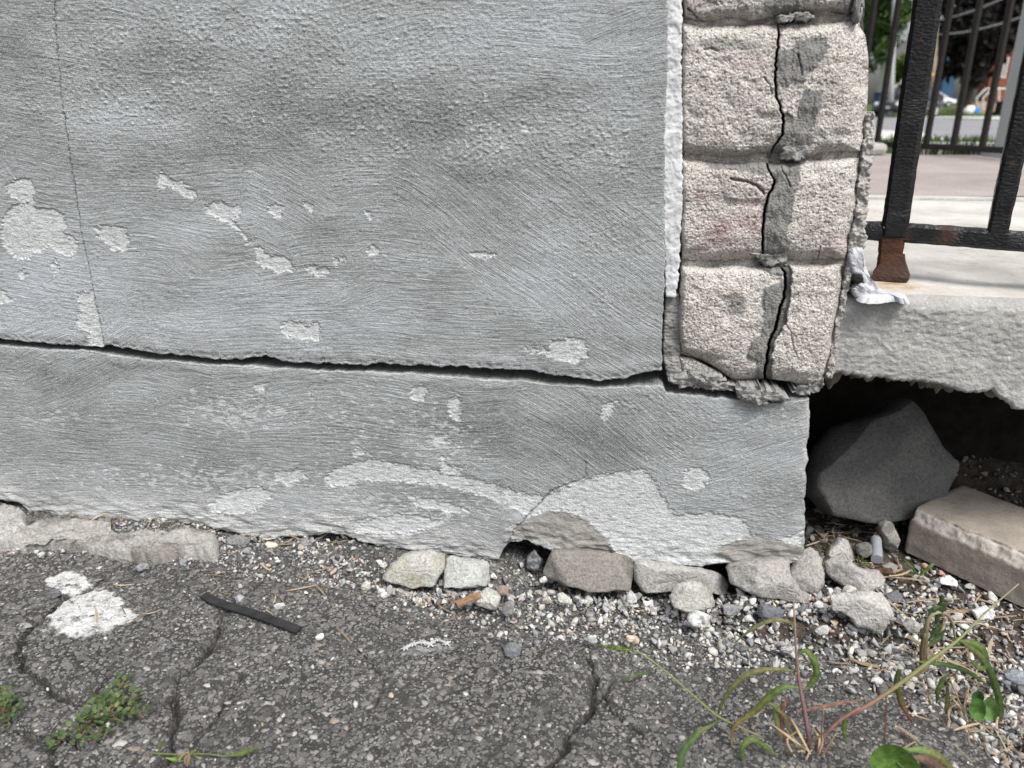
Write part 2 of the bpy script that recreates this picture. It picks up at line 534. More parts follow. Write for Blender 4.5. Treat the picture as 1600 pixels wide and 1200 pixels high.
M = {}
M['stucco'] = m_stucco()
M['block'] = m_blockface()
M['mortar'] = m_mortar()
M['joint'] = m_blockface('joint_mortar', True)
M['joint2'] = m_concrete('flank_mortar', (.34, .32, .30), (.50, .48, .455), 45, (.12, .11, .10), .6, 1.0, 330, .003)
M['asphalt'] = m_asphalt()
M['core'] = plain("dark_core", (.06, .055, .05), .95, .4, 60, .5)
M['caulk_white'] = m_concrete("white_caulk", (.47, .48, .49), (.68, .69, .70), 60, (.3, .3, .3), .25, .5, 420)
M['kerb'] = m_concrete("rough_kerb_render", (.29, .287, .275), (.44, .435, .42), 35, (.13, .13, .125), .5, .75, 360, .0024)
M['kerb_top'] = m_concrete("kerb_top_concrete", (.37, .355, .32), (.60, .58, .54), 11, (.24, .22, .19), .6, .5, 220)
k_ = NT("kerb_top_stained"); p_ = k_.geo()
c_ = k_.mix(k_.rmp(k_.noise(p_, 11, 6, .62), .3, .7), (.39, .375, .335), (.60, .58, .54))
c_ = k_.mix(k_.rmp(k_.noise(p_, 55, 4, .6), .58, .70, 0, .55), c_, (.30, .285, .255)); c_ = k_.mix(k_.rmp(k_.noise(p_, 240, 3, .6), .62, .70, 0, .7), c_, (.20, .185, .16))
_q = on_z(1402, 446, 0.317)
d_ = k_.n("VectorMath", {0: p_, 1: tuple(_q.tolist())}, operation='DISTANCE').outputs["Value"]
c_ = k_.mix(k_.math('MULTIPLY', k_.rmp(d_, .034, .010), k_.rmp(k_.noise(p_, 70, 4), .3, .65), clamp=True), c_, (.36, .22, .10))
M['kerb_top'] = k_.done(c_, .92, k_.bump(k_.noise(p_, 200, 5, .65), .5, .002), .2)
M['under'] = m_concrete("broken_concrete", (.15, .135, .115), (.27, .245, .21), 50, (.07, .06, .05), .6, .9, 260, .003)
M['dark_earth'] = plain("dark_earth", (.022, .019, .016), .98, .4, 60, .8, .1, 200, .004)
M['soil'] = plain("dark_soil", (.075, .062, .050), .98, .5, 70, 1.0, .1, 220, .005)
M['rock'] = m_vcol("grey_rock", .95, .9, 300, .34, .0028, .15)
M['pebble'] = m_vcol("pebble_stone", .85, .4, 500, .22, .001, .25)
M['chip'] = m_vcol("asphalt_chip", .85, .3, 700, .25, .0008, .25)
M['straw'] = m_vcol("dry_straw", .85, .2, 400, .3, .0006, .2)
M['leaf'] = m_vcol("leaf_green", .62, .5, 220, .38, .0012, .25, .3)
M['stem'] = m_vcol("stem_skin", .6, .2, 300, .2, .0006, .3)
M['iron'] = m_iron()
# ------------------------------------------------------------------ the brushed render coat: one relief map for both painted faces
rng = np.random.default_rng(11)
RES = 0.001
U0, U1, Z0, Z1 = -0.74, 0.36, -0.03, 0.66
RU, RZ = int((U1 - U0) / RES) + 1, int((Z1 - Z0) / RES) + 1
uu, zz = np.meshgrid(U0 + np.arange(RU) * RES, Z0 + np.arange(RZ) * RES)      # rows = height

ANG = PX("100,100 400,60 700,70 900,120 980,60 250,200 600,190 450,330 300,400 150,430 560,420 700,300 780,380 900,440 960,330 700,500 500,520 850,535 "
         "100,600 250,590 400,620 500,640 400,700 200,720 700,640 880,680 1000,670 1060,640 1150,720 1210,680 1110,820 600,780 60,330 350,250 950,230")
ANGV = [4, 2, -6, 4, 10, 0, -10, -24, -12, 8, 22, -30, -36, -36, -18, 6, 4, -6, 18, 16, -2, -3, -5, -10, -4, -28, -50, -48, 30, 34, -2, -8, 6, -4, -6]
AUZ = wall_uz(ANG[:, 0], ANG[:, 1])
def angle_at(u, z):
    w = 1 / ((u[..., None] - AUZ[:, 0]) ** 2 + (z[..., None] - AUZ[:, 1]) ** 2 + 4e-4) ** 1.5
    return (w * np.array(ANGV)).sum(-1) / w.sum(-1)

# three families of brush sweeps (level, falling, rising), each following its own gently bent across-coordinate
ang_c = angle_at(uu[::8, ::8], zz[::8, ::8])
ANGR = np.empty_like(uu)
_tmp = np.stack([np.interp(np.arange(RU), np.arange(0, RU, 8), row) for row in ang_c])
for c_ in range(RU): ANGR[:, c_] = np.interp(np.arange(RZ), np.arange(0, RZ, 8), _tmp[:, c_])
ANGR = 1.1 * ANGR + 7 * fbm2(uu / .06, zz / .05, 3, 203, .6) + 11 * pn2(uu / .07 + 3, zz / .045, 204)
CB, SB, CC, SC_ = math.cos(math.radians(33)), math.sin(math.radians(33)), math.cos(math.radians(24)), math.sin(math.radians(24))
RA_ = zz + .017 * fbm2(uu / .24, zz / .17, 2, 201) + .0009 * pn2(uu / .035, zz / .02, 205)
RB_ = zz * CB + uu * SB + .012 * fbm2(uu / .22, zz / .2, 2, 202) + .0008 * pn2(uu / .04, zz / .03, 206)
RC_ = zz * CC - uu * SC_ + .012 * fbm2(uu / .2, zz / .2, 2, 207) + .0008 * pn2(uu / .04, zz / .03, 208)
WB_ = sstep(-13, -18, ANGR); WC_ = sstep(12, 17, ANGR); WA_ = np.clip(1 - WB_ - WC_, 0, 1)
def bristle(R, S, sd): return .8 * pn2(R / .0021, S / .034, sd) + .5 * pn2(R / .0040, S / .055, sd + 1) + .6 * pn2(R / .0027 + 7, S / .012, sd + 2)
BR = WA_ * bristle(RA_, uu, 21) + WB_ * bristle(RB_, uu, 221) + WC_ * bristle(RC_, uu, 231)
# knobbly sand-cast texture, dragged sideways
ca_, sa_ = np.cos(np.radians(angle_at(uu[::8, ::8], zz[::8, ::8]))), None
ang_f = np.radians(np.kron(angle_at(uu[::8, ::8], zz[::8, ::8]), np.ones((8, 8)))[:RZ, :RU]) * .6
s2, r2 = uu * np.cos(ang_f.mean()) , zz
wob = .004 * pn2(uu / .05, zz / .03, 40)
LUMP = .8 * np.maximum(0, pn2(uu / .0048, (zz + wob) / .0027, 31) - .12) + 1.0 * np.maximum(0, pn2(uu / .0030, (zz + wob) / .0021, 32) - .16) + 1.3 * np.maximum(0, pn2(uu / .0030, zz / .0026, 34) - .42)
TEAR = pn2(uu / .016 + 9, (zz + 1.4 * wob) / .0042, 33)
pxr, pyr = project(wpt(uu, 0, zz))
def blob(cx, cy, rx, ry, p=1.0): return np.exp(-(((pxr - cx) / rx) ** 2 + ((pyr - cy) / ry) ** 2) ** p)
knob = np.clip(.16 + 1.0 * blob(480, 40, 330, 95) + .8 * blob(560, 190, 260, 70) + .8 * blob(820, 210, 220, 85) + .75 * blob(190, 130, 170, 110) + .5 * blob(960, 330, 90, 160)
               + .5 * blob(1100, 640, 160, 40) + .5 * blob(1180, 780, 100, 70) + .35 * fbm2(uu / .05, zz / .04, 2, 50), 0, 1.2)
brush = np.clip(1.0 - .55 * knob + .25 * fbm2(uu / .07, zz / .05, 2, 51), .15, 1.2)
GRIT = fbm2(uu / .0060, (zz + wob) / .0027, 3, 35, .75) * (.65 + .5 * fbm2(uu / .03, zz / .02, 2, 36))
H = .00050 * BR * brush + .0019 * LUMP * knob + .00058 * GRIT * np.clip(knob + .42, 0, 1)  + .0009 * fbm2(uu / .09, zz / .06, 2, 52)
crest = sstep(.34, .80, LUMP * knob * 1.5 + .34 * BR * brush + .18 * GRIT) * (.25 + .75 * sstep(-.1, .5, fbm2(uu / .06, zz / .04, 3, 53)))
# colour of the coat: cold grey, duller and browner in old damp patches
tone = .50 + .24 * fbm2(uu / .16, zz / .06, 5, 54, .6) + .08 * BR + .05 * TEAR + .10 * GRIT + .09 * (WB_ - WC_) * pn2(uu / .1, zz / .1, 57)  # GRIT term paints shade into the coat's colour: darker in the grit's hollows
tone += .20 * blob(80, 450, 260, 90) + .16 * blob(330, 470, 260, 90) - .22 * blob(220, 110, 130, 40) - .22 * blob(430, 160, 180, 60) - .20 * blob(640, 200, 190, 45) - .20 * blob(730, 330, 120, 60)
tone += .18 * blob(760, 60, 260, 60) + .2 * blob(440, 40, 70, 50) + .12 * blob(850, 470, 160, 60) - .20 * blob(820, 680, 220, 60) - .10 * blob(930, 610, 240, 30) - .05 * blob(300, 650, 300, 60)
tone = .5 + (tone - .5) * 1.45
PATCH_UP = ["8,290 20,282 38,277 50,283 55,300 52,312 40,320 25,312 12,302", "5,335 20,322 45,316 60,326 85,324 98,335 105,350 100,366 118,372 121,390 112,400 95,395 80,385 55,395 35,408 20,400 6,385 2,360",
    "40,312 52,310 56,330 42,332", "28,425 38,420 42,430 30,435", "82,408 90,408 92,425 84,428", "-8,450 5,455 18,470 5,475 -8,470", "148,357 165,350 185,353 200,363 203,383 190,392 175,390 165,378 155,372",
    "245,275 252,268 268,280 285,285 300,295 308,305 300,310 285,303 275,295 262,290 248,295", "318,328 330,315 345,315 355,322 370,318 378,325 372,338 365,345 372,357 360,352 345,345 330,335",
    "366,350 373,355 391,378 386,381", "397,390 402,385 420,398 445,402 458,413 455,425 435,425 415,418 402,408", "475,415 490,416 512,420 514,426 498,432 482,425", "523,405 535,402 540,408 525,412",
    "568,390 585,385 598,392 590,397 572,396", "418,322 430,319 442,325 442,338 430,340 420,332", "470,315 480,311 490,325 485,332", "572,330 580,330 582,340 574,341", "735,397 750,393 775,396 770,403 740,403",
    "440,505 455,500 475,506 500,505 500,534 475,530 450,527 440,518", "120,458 145,455 150,475 158,500 163,545 140,540 138,520 118,508 125,485", "823,546 845,543 858,545 863,532 890,527 912,530 920,545 917,558 900,567 870,562 850,552 825,550",
    "815,194 828,196 826,206 816,204"]
PATCH_LOW = ["645,605 660,600 668,612 660,625 642,622", "700,625 715,617 722,635 720,655 712,660 700,640", "945,630 962,627 958,645 945,658 938,650", "1070,738 1085,730 1105,735 1110,745 1100,760 1085,768 1068,760",
    "678,682 697,680 695,692 680,694", "690,708 700,728 725,732 718,742 690,737", "505,745 530,728 580,716 640,727 690,738 740,747 800,765 850,776 900,752 950,738 1000,732 1020,745 1032,772 1045,792 1060,805 1110,800 1160,808 1178,838 1130,850 1222,842 1254,828 1254,872 1130,886 1060,884 965,862 948,838 925,818 880,796 850,800 828,806 800,792 760,776 690,757 620,752 560,752 520,762",
    "330,785 352,770 400,758 430,770 402,795 370,802 330,800", "428,738 470,733 482,745 450,757 430,750", "555,700 570,698 566,712 552,712", "396,600 414,599 414,608 398,610", "640,775 700,785 740,800 700,800 650,790", "560,810 640,800 700,815 640,832 560,830"]
BROWN = ["830,808 860,798 902,804 930,825 952,843 957,868 880,856 842,842 800,842 806,822", "1118,868 1126,850 1178,836 1225,846 1256,850 1256,872 1160,880"]
rag = .0034 * fbm2(uu / .009, zz / .0045, 5, 60, .68)
def raster_mask(polys, w=.0008):
    best = np.full(uu.shape, 1.0)
    for s in polys:
        P = PX(s); P = wall_uz(P[:, 0], P[:, 1])
        a, b = P.min(0) - .014, P.max(0) + .014
        j0, j1 = max(0, int((a[0] - U0) / RES)), min(RU, int((b[0] - U0) / RES) + 1)
        r0, r1 = max(0, int((a[1] - Z0) / RES)), min(RZ, int((b[1] - Z0) / RES) + 1)
        if j1 <= j0 or r1 <= r0: continue
        d = sdf_poly(P, uu[r0:r1, j0:j1], zz[r0:r1, j0:j1])
        best[r0:r1, j0:j1] = np.minimum(best[r0:r1, j0:j1], d)
    return best
sd_up, sd_low, sd_br = raster_mask(PATCH_UP), raster_mask(PATCH_LOW), raster_mask(BROWN)
# scattered scuffs where the top coat is only just worn through
scuf_n = fbm2(uu / .012, zz / .0055, 4, 61, .6)
scuf_d = .62 * blob(330, 635, 90, 40) + .6 * blob(420, 650, 80, 30) + .75 * blob(330, 745, 260, 26) + .8 * blob(690, 690, 60, 60) + .6 * blob(560, 660, 60, 60) + .6 * blob(80, 650, 60, 20) + .75 * blob(620, 800, 200, 34) + .35 * blob(1200, 660, 60, 40)
scuf = sstep(.42, .55, scuf_n * .55 + scuf_d * .62) * (scuf_d > .12)
pm = np.maximum(sstep(.0006, -.0006, np.minimum(sd_up, sd_low) + rag) * np.clip(.86 + .55 * fbm2(uu / .010, zz / .004, 4, 66, .65), .15, 1), scuf * .6)
pm0 = sstep(.0006, -.0006, np.minimum(sd_up, sd_low) + rag)
bm_ = sstep(.001, -.001, sd_br + rag)
low_dust = None
# the peeled places lie a little lower and show the ribbed undercoat
rib = pn2(uu / .011, (zz + wob * .3 + .02 * uu) / .0034, 62) + .8 * pn2(uu / .004, zz / .003, 63)
rim = np.exp(-((np.minimum(sd_up, sd_low) + rag - .0006) / .0012) ** 2)
H = np.where(pm0 > .5, .00030 * rib + .0009 * fbm2(uu / .09, zz / .06, 3, 52) - .0009, H + .0003 * rim)
H = np.where(bm_ > .5, .0016 * fbm2(uu / .022, zz / .016, 5, 64, .55) - .0006, H)
# hairline cracks
CR1 = PX("83,-30 85,0 88,60 96,150 105,210 118,300 128,370 140,430 152,490 163,545")
CR2 = PX("862,768 848,783 830,800 818,812 805,825 797,840 789,862")
CR3 = PX("915,722 914,735 918,745 900,752 880,760 858,768")
for P, w, dp in ((CR1, .0007, .0034), (CR2, .0008, .004), (CR3, .0006, .002)):
    Q = wall_uz(P[:, 0], P[:, 1])
    d = dist_line(Q, uu + .0016 * fbm2(uu / .01, zz / .006, 3, 70), zz + .0012 * fbm2(uu / .008, zz / .008, 3, 71))
    g = np.exp(-(d / w) ** 2)
    H -= dp * g; tone -= .7 * g; crest *= 1 - g; pm *= 1 - .6 * np.exp(-(d / (w * .8)) ** 2)
    H += .0008 * sstep(.02, 0, d) * ((uu - np.interp(zz, Q[::-1, 1], Q[::-1, 0])) > 0) * (P is CR1)

def sampler(A):
    def f(u, z):
        x = np.clip((u - U0) / RES, 0, RU - 1.001); y = np.clip((z - Z0) / RES, 0, RZ - 1.001)
        i, j = y.astype(int), x.astype(int); fy, fx = y - i, x - j
        return (A[i, j] * (1 - fx) + A[i, j + 1] * fx) * (1 - fy) + (A[i + 1, j] * (1 - fx) + A[i + 1, j + 1] * fx) * fy
    return f
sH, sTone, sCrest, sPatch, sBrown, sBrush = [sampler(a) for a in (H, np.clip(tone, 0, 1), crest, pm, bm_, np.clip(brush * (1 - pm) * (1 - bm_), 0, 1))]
def near(A):
    return lambda u, z: A[np.clip(((z - Z0) / RES + .5).astype(int), 0, RZ - 1), np.clip(((u - U0) / RES + .5).astype(int), 0, RU - 1)]
sRA, sRB, sRC, sWB, sWC = [sampler(a) for a in (RA_, RB_, RC_, WB_, WC_)]

# ------------------------------------------------------------------ edges of the two painted blocks
TOPC = PX("-40,527 0,530 50,536 110,540 160,543 163,540 215,547 240,553 270,554 300,559 345,563 380,563 400,559 415,556 430,561 440,566 480,568 510,569 560,572 600,569 640,572 655,570 690,574 720,573 770,577 830,580 860,585 900,592 940,596 985,592 1010,585 1040,579")
BOTC = PX("-40,538.2 0,540.2 60,545.2 140,548.2 160,552.2 240,563.2 280,565.2 330,570.2 400,572.2 430,575.2 480,578.2 560,581.2 640,583.2 700,588.2 770,593.2 820,595.2 870,602.2 940,606.2 1000,603.2 1030,601.2 1037,603.5 1041,613.5 1100,619.5 1160,626.5 1200,629.5 1250,623.5 1275,619.5")
BASEC = PX("-40,775 0,780 30,785 50,800 100,808 200,815 300,818 360,830 400,840 470,838 510,832 550,838 580,850 640,860 720,868 765,876 780,874 787,858 798,846 820,844 850,855 880,862 930,865 970,868 1000,878 1090,883 1140,878 1190,878 1230,873 1265,868")
def curve(P): 
    Q = wall_uz(P[:, 0], P[:, 1]); return Q[np.argsort(Q[:, 0])]
cT, cB, cG = curve(TOPC), curve(BOTC), curve(BASEC)
def f_top(u): return np.interp(u, cT[:, 0], cT[:, 1]) + .0016 * fbm2(u / .013, 3.3 + 0 * u, 5, 80, .6) + .0006
def f_bot(u): return np.interp(u, cB[:, 0], cB[:, 1]) + .0012 * fbm2(u / .012, 7.3 + 0 * u, 5, 81, .6)
def f_base(u): return np.interp(u, cG[:, 0], cG[:, 1]) + .0020 * fbm2(u / .018, 1.3 + 0 * u, 5, 82, .6)

def spaced(a, b, fine0, fine1, st, coarse):
    l = np.arange(a, fine0, coarse) if a < fine0 else np.array([]); r = np.arange(fine1 + coarse, b, coarse) if b > fine1 else np.array([])
    return np.concatenate([l, np.arange(fine0, fine1 + st * .5, st), r, [b] if len(r) else []])

# upper wall -------------------------------------------------------
PR = wall_uz(np.array([1045, 1045, 1041, 1039, 1041, 1038, 1035, 1037]), np.array([-60, 100, 200, 320, 400, 480, 550, 600]))
PR = PR[np.argsort(PR[:, 1])]
ULw, URw = -1.5, 0.17
us = np.concatenate([np.arange(ULw, -.66, .02), np.arange(-.66, URw, .00098)]); NC = len(us)
ztop = 0.95
zt = np.concatenate([np.arange(0, .43, .00098), np.arange(.45, .8, .02)])
U, T = np.meshgrid(us, zt)
zb = f_top(us)[None, :]
Zr = T / zt[-1] * 0 + zb + T * (1 + 0 * U)
Zr = np.minimum(Zr, ztop + .3)
uR = np.interp(Zr, PR[:, 1], PR[:, 0]) + .0011 * fbm2(Zr / .011, 5.1 + 0 * Zr, 4, 83)
k = sstep(.05, .17, U) ; Ue = U + k * (uR - URw)
ebot = T; ergt = uR - Ue
h = sH(Ue, Zr) * sstep(0, .004, np.minimum(ebot, ergt) + .001)
def rnd(e, r): 
    t = np.clip(e / r, 0, 1); return r * (1 - np.sqrt(np.maximum(0, 1 - (1 - t) ** 2)))
er = .0012 + .0009 * fbm2(Ue / .02, Zr / .02, 3, 84)
dep = -h + rnd(ebot, np.maximum(.0007, er)) + rnd(ergt, .0022)
# the render rolls outward just above the gap
dep -= .0018 * np.exp(-((ebot - .010 - .004 * fbm2(U / .03, 0 * U, 2, 85)) / .006) ** 2) * np.clip(.5 + fbm2(U / .05, 2 + 0 * U, 3, 86), 0, 1.2)
dep += .0026 * np.exp(-((ebot - .0035) / .002) ** 2) * (pn2(U / .01, 4 + 0 * U, 87) > .1) * .5
G = wpt(Ue, dep, Zr)
V, F, nf = solid_grid(G, WD, (.004, .05, .22))
pad = len(V) - nf
def padv(a, v): return np.concatenate([a.ravel(), np.full(pad, v)])
dustU = .75 * sstep(.008, .001, ebot) * np.clip(.4 + fbm2(U / .02, T / .005, 3, 88), 0, 1)
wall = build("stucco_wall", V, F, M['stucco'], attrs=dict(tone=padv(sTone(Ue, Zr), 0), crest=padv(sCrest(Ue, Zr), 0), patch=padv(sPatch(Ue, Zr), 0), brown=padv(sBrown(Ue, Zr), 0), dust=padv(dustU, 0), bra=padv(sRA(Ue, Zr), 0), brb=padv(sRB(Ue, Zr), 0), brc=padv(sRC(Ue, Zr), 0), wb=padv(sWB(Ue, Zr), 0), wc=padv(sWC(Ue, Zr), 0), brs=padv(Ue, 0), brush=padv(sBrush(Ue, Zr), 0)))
tag(kind(wall, 'thing'), "brush-marked grey stucco wall panel with flaking pale paint above the long horizontal crack", "wall")

# lower block ------------------------------------------------------
PRb = wall_uz(np.array([1272, 1267, 1266, 1262, 1260, 1258, 1255, 1252]), np.array([590, 618, 660, 720, 780, 840, 870, 900]))
PRb = PRb[np.argsort(PRb[:, 1])]
URb = 0.305
us = np.concatenate([np.arange(ULw, -.72, .02), np.arange(-.72, URb, .00105)])
tt = np.linspace(0, 1, 250)
U, T = np.meshgrid(us, tt)
zb, zt_ = f_base(us)[None, :], f_bot(us)[None, :]
Zr = zb + (zt_ - zb) * T
uR = np.interp(Zr, PRb[:, 1], PRb[:, 0]) + .0018 * fbm2(Zr / .016, 8.1 + 0 * Zr, 4, 93)
k = sstep(.20, URb, U); Ue = U + k * (uR - URb)
et, eb, ergt = zt_ - Zr, Zr - zb, uR - Ue
h = sH(Ue, Zr) * sstep(0, .004, np.minimum(np.minimum(et, eb), ergt) + .001)
er = .0011 + .0009 * fbm2(Ue / .02, Zr / .02, 3, 94)
dep = -h + rnd(et, np.maximum(.0006, er)) + rnd(ergt, .006) + rnd(eb, .005)
dep -= .0011 * np.exp(-((et - .008 - .003 * fbm2(U / .03, 0 * U, 2, 95)) / .004) ** 2) * np.clip(.4 + fbm2(U / .04, 2 + 0 * U, 3, 96), 0, 1.2)
dep += .0035 * sstep(.05, 0, eb) * fbm2(Ue / .03, Zr / .012, 3, 97)
dep -= .012 * sstep(.0, .25, T) * 0 + .004 * sstep(.08, .0, eb)            # toe thickens a little
G = wpt(Ue, dep, Zr)
V, F, nf = solid_grid(G, WD, (.004, .05, .26))
pad = len(V) - nf
pxl, _ = project(G)
dust = np.maximum(.5 * sstep(.0045, .0005, et) * np.clip(.5 + fbm2(U / .03, T * 40, 3, 98), 0, 1),
                  np.clip(sstep(.055, .006, eb) * (.72 + .75 * fbm2(U / .05, Zr / .008, 4, 99)), 0, .95) * sstep(900, 700, pxl))
dust = np.maximum(dust, sstep(.02, 0, ergt) * np.clip(.2 + fbm2(U / .01, Zr / .02, 3, 100), 0, .6))
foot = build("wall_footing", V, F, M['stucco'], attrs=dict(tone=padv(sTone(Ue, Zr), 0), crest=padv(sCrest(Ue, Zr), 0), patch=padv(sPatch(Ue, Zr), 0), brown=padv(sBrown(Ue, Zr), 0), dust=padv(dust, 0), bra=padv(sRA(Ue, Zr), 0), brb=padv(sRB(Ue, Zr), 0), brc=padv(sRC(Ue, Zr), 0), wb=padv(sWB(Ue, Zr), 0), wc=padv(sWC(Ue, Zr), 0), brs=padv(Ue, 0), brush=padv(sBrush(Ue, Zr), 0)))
tag(kind(foot, 'thing'), "grey painted masonry base course under the long crack, white coat peeling along its foot", "footing")

# ------------------------------------------------------------------ the stone pillar
pbase = wpt(.26, .05, .23)
pillar = thing("stone_pillar", pbase, "pinkish rock-faced masonry pillar split by a vertical crack beside the iron fence", "pillar")

def course_piece(name, L, R, zt_px, zb_px, bulge, seed, inward=.10, d0=.004, label=None, stain=None, grey=None, mort=(), deep=(), cracks=(), edge=(.016, .016), ev=.013, nL=0.0, nR=0.0):
    """rock-faced stone between two traced side lines (photo px), each given top to bottom; the face swells and rolls away at its edges"""
    L, R, Tp, Bt = PX(L), PX(R), PX(zt_px), PX(zb_px)
    nr, nc = 150, max(30, int(abs(R[:, 0].mean() - L[:, 0].mean()) * .95))
    L_, R_ = resample(L, nr, False), resample(R, nr, False)
    jag = lambda y, sd: 2.2 * fbm2(y / 16, 0 * y + sd, 4, 900, .65)
    if nL: L_[:, 0] += jag(L_[:, 1], nL) * np.sin(np.linspace(0, math.pi, nr)) ** .3
    if nR: R_[:, 0] += jag(R_[:, 1], nR) * np.sin(np.linspace(0, math.pi, nr)) ** .3
    T_, B_ = resample(Tp, nc, False), resample(Bt, nc, False)
    s, t = np.meshgrid(np.linspace(0, 1, nc), np.linspace(0, 1, nr))
    c = ((1 - s)[..., None] * L_[:, None] + s[..., None] * R_[:, None] + (1 - t)[..., None] * T_[None] + t[..., None] * B_[None]
         - ((1 - s) * (1 - t))[..., None] * L_[0] - (s * (1 - t))[..., None] * R_[0] - ((1 - s) * t)[..., None] * L_[-1] - (s * t)[..., None] * R_[-1])
    q = wall_uz(c[..., 0], c[..., 1], 0.0)
    u, z = q[..., 0], q[..., 1]
    wid, hei = (R[:, 0].mean() - L[:, 0].mean()) * .00066, abs(Bt[:, 1].mean() - Tp[:, 1].mean()) * .00066
    wob = .25 * fbm2(u / .03, z / .03, 4, seed + 3)
    es_l = s * wid / edge[0] + (wob if edge[0] > .004 else 0); es_r = (1 - s) * wid / edge[1] + (wob if edge[1] > .004 else 0); evv = np.minimum(t, 1 - t) * hei / ev + wob
    m = np.clip(np.minimum(np.minimum(es_l, es_r), evv), 0, 1)
    prof = np.sqrt(np.maximum(0, 1 - (1 - m) ** 2))
    # the swell belongs to the whole course, so it carries on across the crack
    xs_ = np.clip((c[..., 0] - 1062) / (1345 - 1062), 0, 1)
    swell = (1 - np.abs(2 * t - 1) ** 3) * .6 + .4 * (1 - np.abs(2 * xs_ - 1) ** 3)
    rough = .0020 * fbm2(u / .034, z / .030, 3, 115, .5) + .00045 * fbm2(u / .0075, z / .007, 3, seed + 1, .6) + .0004 * pn2(u / .0026, z / .0024, seed + 4)
    chip = .0045 * np.maximum(0, pn2(u / .020, z / .016, seed + 8) - .28)
    hol = np.maximum(0, pn2(u / .0034, z / .0030, seed + 2) - .30) * .0032
    mk = np.zeros(u.shape); dk = np.zeros(u.shape)
    jx, jy = c[..., 0] + 3.2 * fbm2(c[..., 0] / 12, c[..., 1] / 12, 4, 905, .6), c[..., 1] + 3.2 * fbm2(c[..., 0] / 12, c[..., 1] / 12, 4, 906, .6)
    for P in mort: mk = np.maximum(mk, sstep(4.2, 1.8, sdf_poly(PX(P), jx, jy)))
    for P in deep: dk = np.maximum(dk, sstep(1.2, -1.2, sdf_poly(PX(P), jx, jy)))
    mk = np.maximum(mk, dk)
    mrel = .0012 * fbm2(u / .010, z / .020, 4, seed + 11, .6) + .0010 * fbm2(u / .004, z / .012, 3, seed + 12)
    dep = d0 + .015 * (1 - prof) - bulge * swell * prof - (rough * (.35 + .65 * prof)) * (1 - mk) + (hol + chip * prof) * (1 - mk)
    dep += mk * (-.0011 - mrel - .0022 * fbm2(u / .03, z / .03, 2, 907)) + dk * .0075
    gr_ = np.zeros(u.shape)
    for (P, w_, dp) in cracks:
        d = dist_line(PX(P), c[..., 0] + 1.6 * fbm2(c[..., 0] / 9, c[..., 1] / 9, 3, seed + 14), c[..., 1] + 1.6 * fbm2(c[..., 0] / 9, c[..., 1] / 9, 3, seed + 15))
        g = np.exp(-(d / w_) ** 2); dep += dp * g; gr_ = np.maximum(gr_, g)
    q = wall_uz(c[..., 0], c[..., 1], dep)
    G = wpt(q[..., 0], dep, q[..., 1])
    st = np.zeros(u.shape); gy = np.clip(.25 * fbm2(u / .02, z / .02, 3, seed + 5) - .05, 0, 1)
    for (x, y, rx, ry, a) in (stain or []): st = np.maximum(st, a * np.exp(-(((c[..., 0] - x) / rx) ** 2 + ((c[..., 1] - y) / ry) ** 2)))
    for (x, y, rx, ry, a) in (grey or []): gy = np.maximum(gy, a * sstep(1.25, .8, np.hypot((c[..., 0] - x) / rx, (c[..., 1] - y) / ry) + .5 * fbm2(u / .012, z / .012, 4, seed + 6)))
    gy = np.maximum(gy, mk)
    G = G[:, ::-1]; st, gy = st[:, ::-1], gy[:, ::-1]
    V, F, nf = solid_grid(G, WD, (.004, .02, inward))
    pad = len(V) - nf
    o = build(name, V, F, M['block'], pillar, attrs=dict(stain=np.concatenate([st.ravel(), np.zeros(pad)]), grey=np.concatenate([gy.ravel(), np.full(pad, .6)])))
    if label: o['label'] = label
    return o

def off(s, d): return " ".join("%.1f,%.1f" % (x + d, y) for x, y in PX(s))
C1 = "1216,37 1216,61 1213,88 1211,115 1213,147 1219,165 1223,184 1223,211 1208,229 1205,240"
C2 = "1196,252 1202,267 1209,281 1207,297 1199,307 1195,333 1191,355 1192,377 1191,400"
C3 = "1218,414 1225,428 1225,456 1218,480 1215,498 1207,522 1200,540 1197,564 1194,592"
G_ = 1.3
course_piece("stone_block", "1066,-200 1064,0 1070,26", "1350,-200 1348,-10 1326,24", "1066,-200 1200,-200 1350,-200", "1070,26 1100,34 1180,32 1250,22 1326,24", .006, 110, edge=(.008, .014), ev=.015,
             mort=["1200,-20 1246,-24 1250,6 1236,24 1212,22 1200,6", "1320,-40 1356,-40 1352,20 1330,40 1322,10"], cracks=[("1075,12 1090,28 1110,38", 1.2, .006)], grey=[(1290, 22, 40, 8, .7)])
course_piece("stone_block", "1066,36 1063,90 1062,180 1066,238", off(C1, -G_), "1066,36 1100,38 1150,40 1215,37", "1066,238 1110,246 1160,248 1204,240", .008, 120, edge=(.006, .0012), nR=3.3,
             stain=[(1180, 100, 30, 20, .5)], grey=[(1140, 70, 60, 8, .7)], cracks=[("1100,77 1112,76 1122,79", 1.2, .004), ("1194,122 1202,132 1206,146", 1.2, .004)])
course_piece("stone_block", off(C1, G_), "1336,30 1352,55 1357,90 1356,150 1352,200 1344,236", "1217,37 1260,36 1300,34 1336,30", "1206,240 1240,252 1280,240 1344,236", .009, 130, edge=(.0012, .024), nL=3.3,
             mort=["1216,82 1236,80 1250,64 1290,62 1294,76 1276,100 1262,108 1256,122 1240,122 1228,132 1215,128", "1256,142 1284,142 1280,168 1270,196 1258,214 1248,210 1250,180 1254,160", "1222,176 1234,184 1250,186 1254,212 1268,212 1262,234 1240,250 1216,240 1208,232 1222,214"],
             cracks=[("1246,84 1250,100 1253,118", 1.0, .003)], stain=[(1320, 150, 30, 20, .4)])
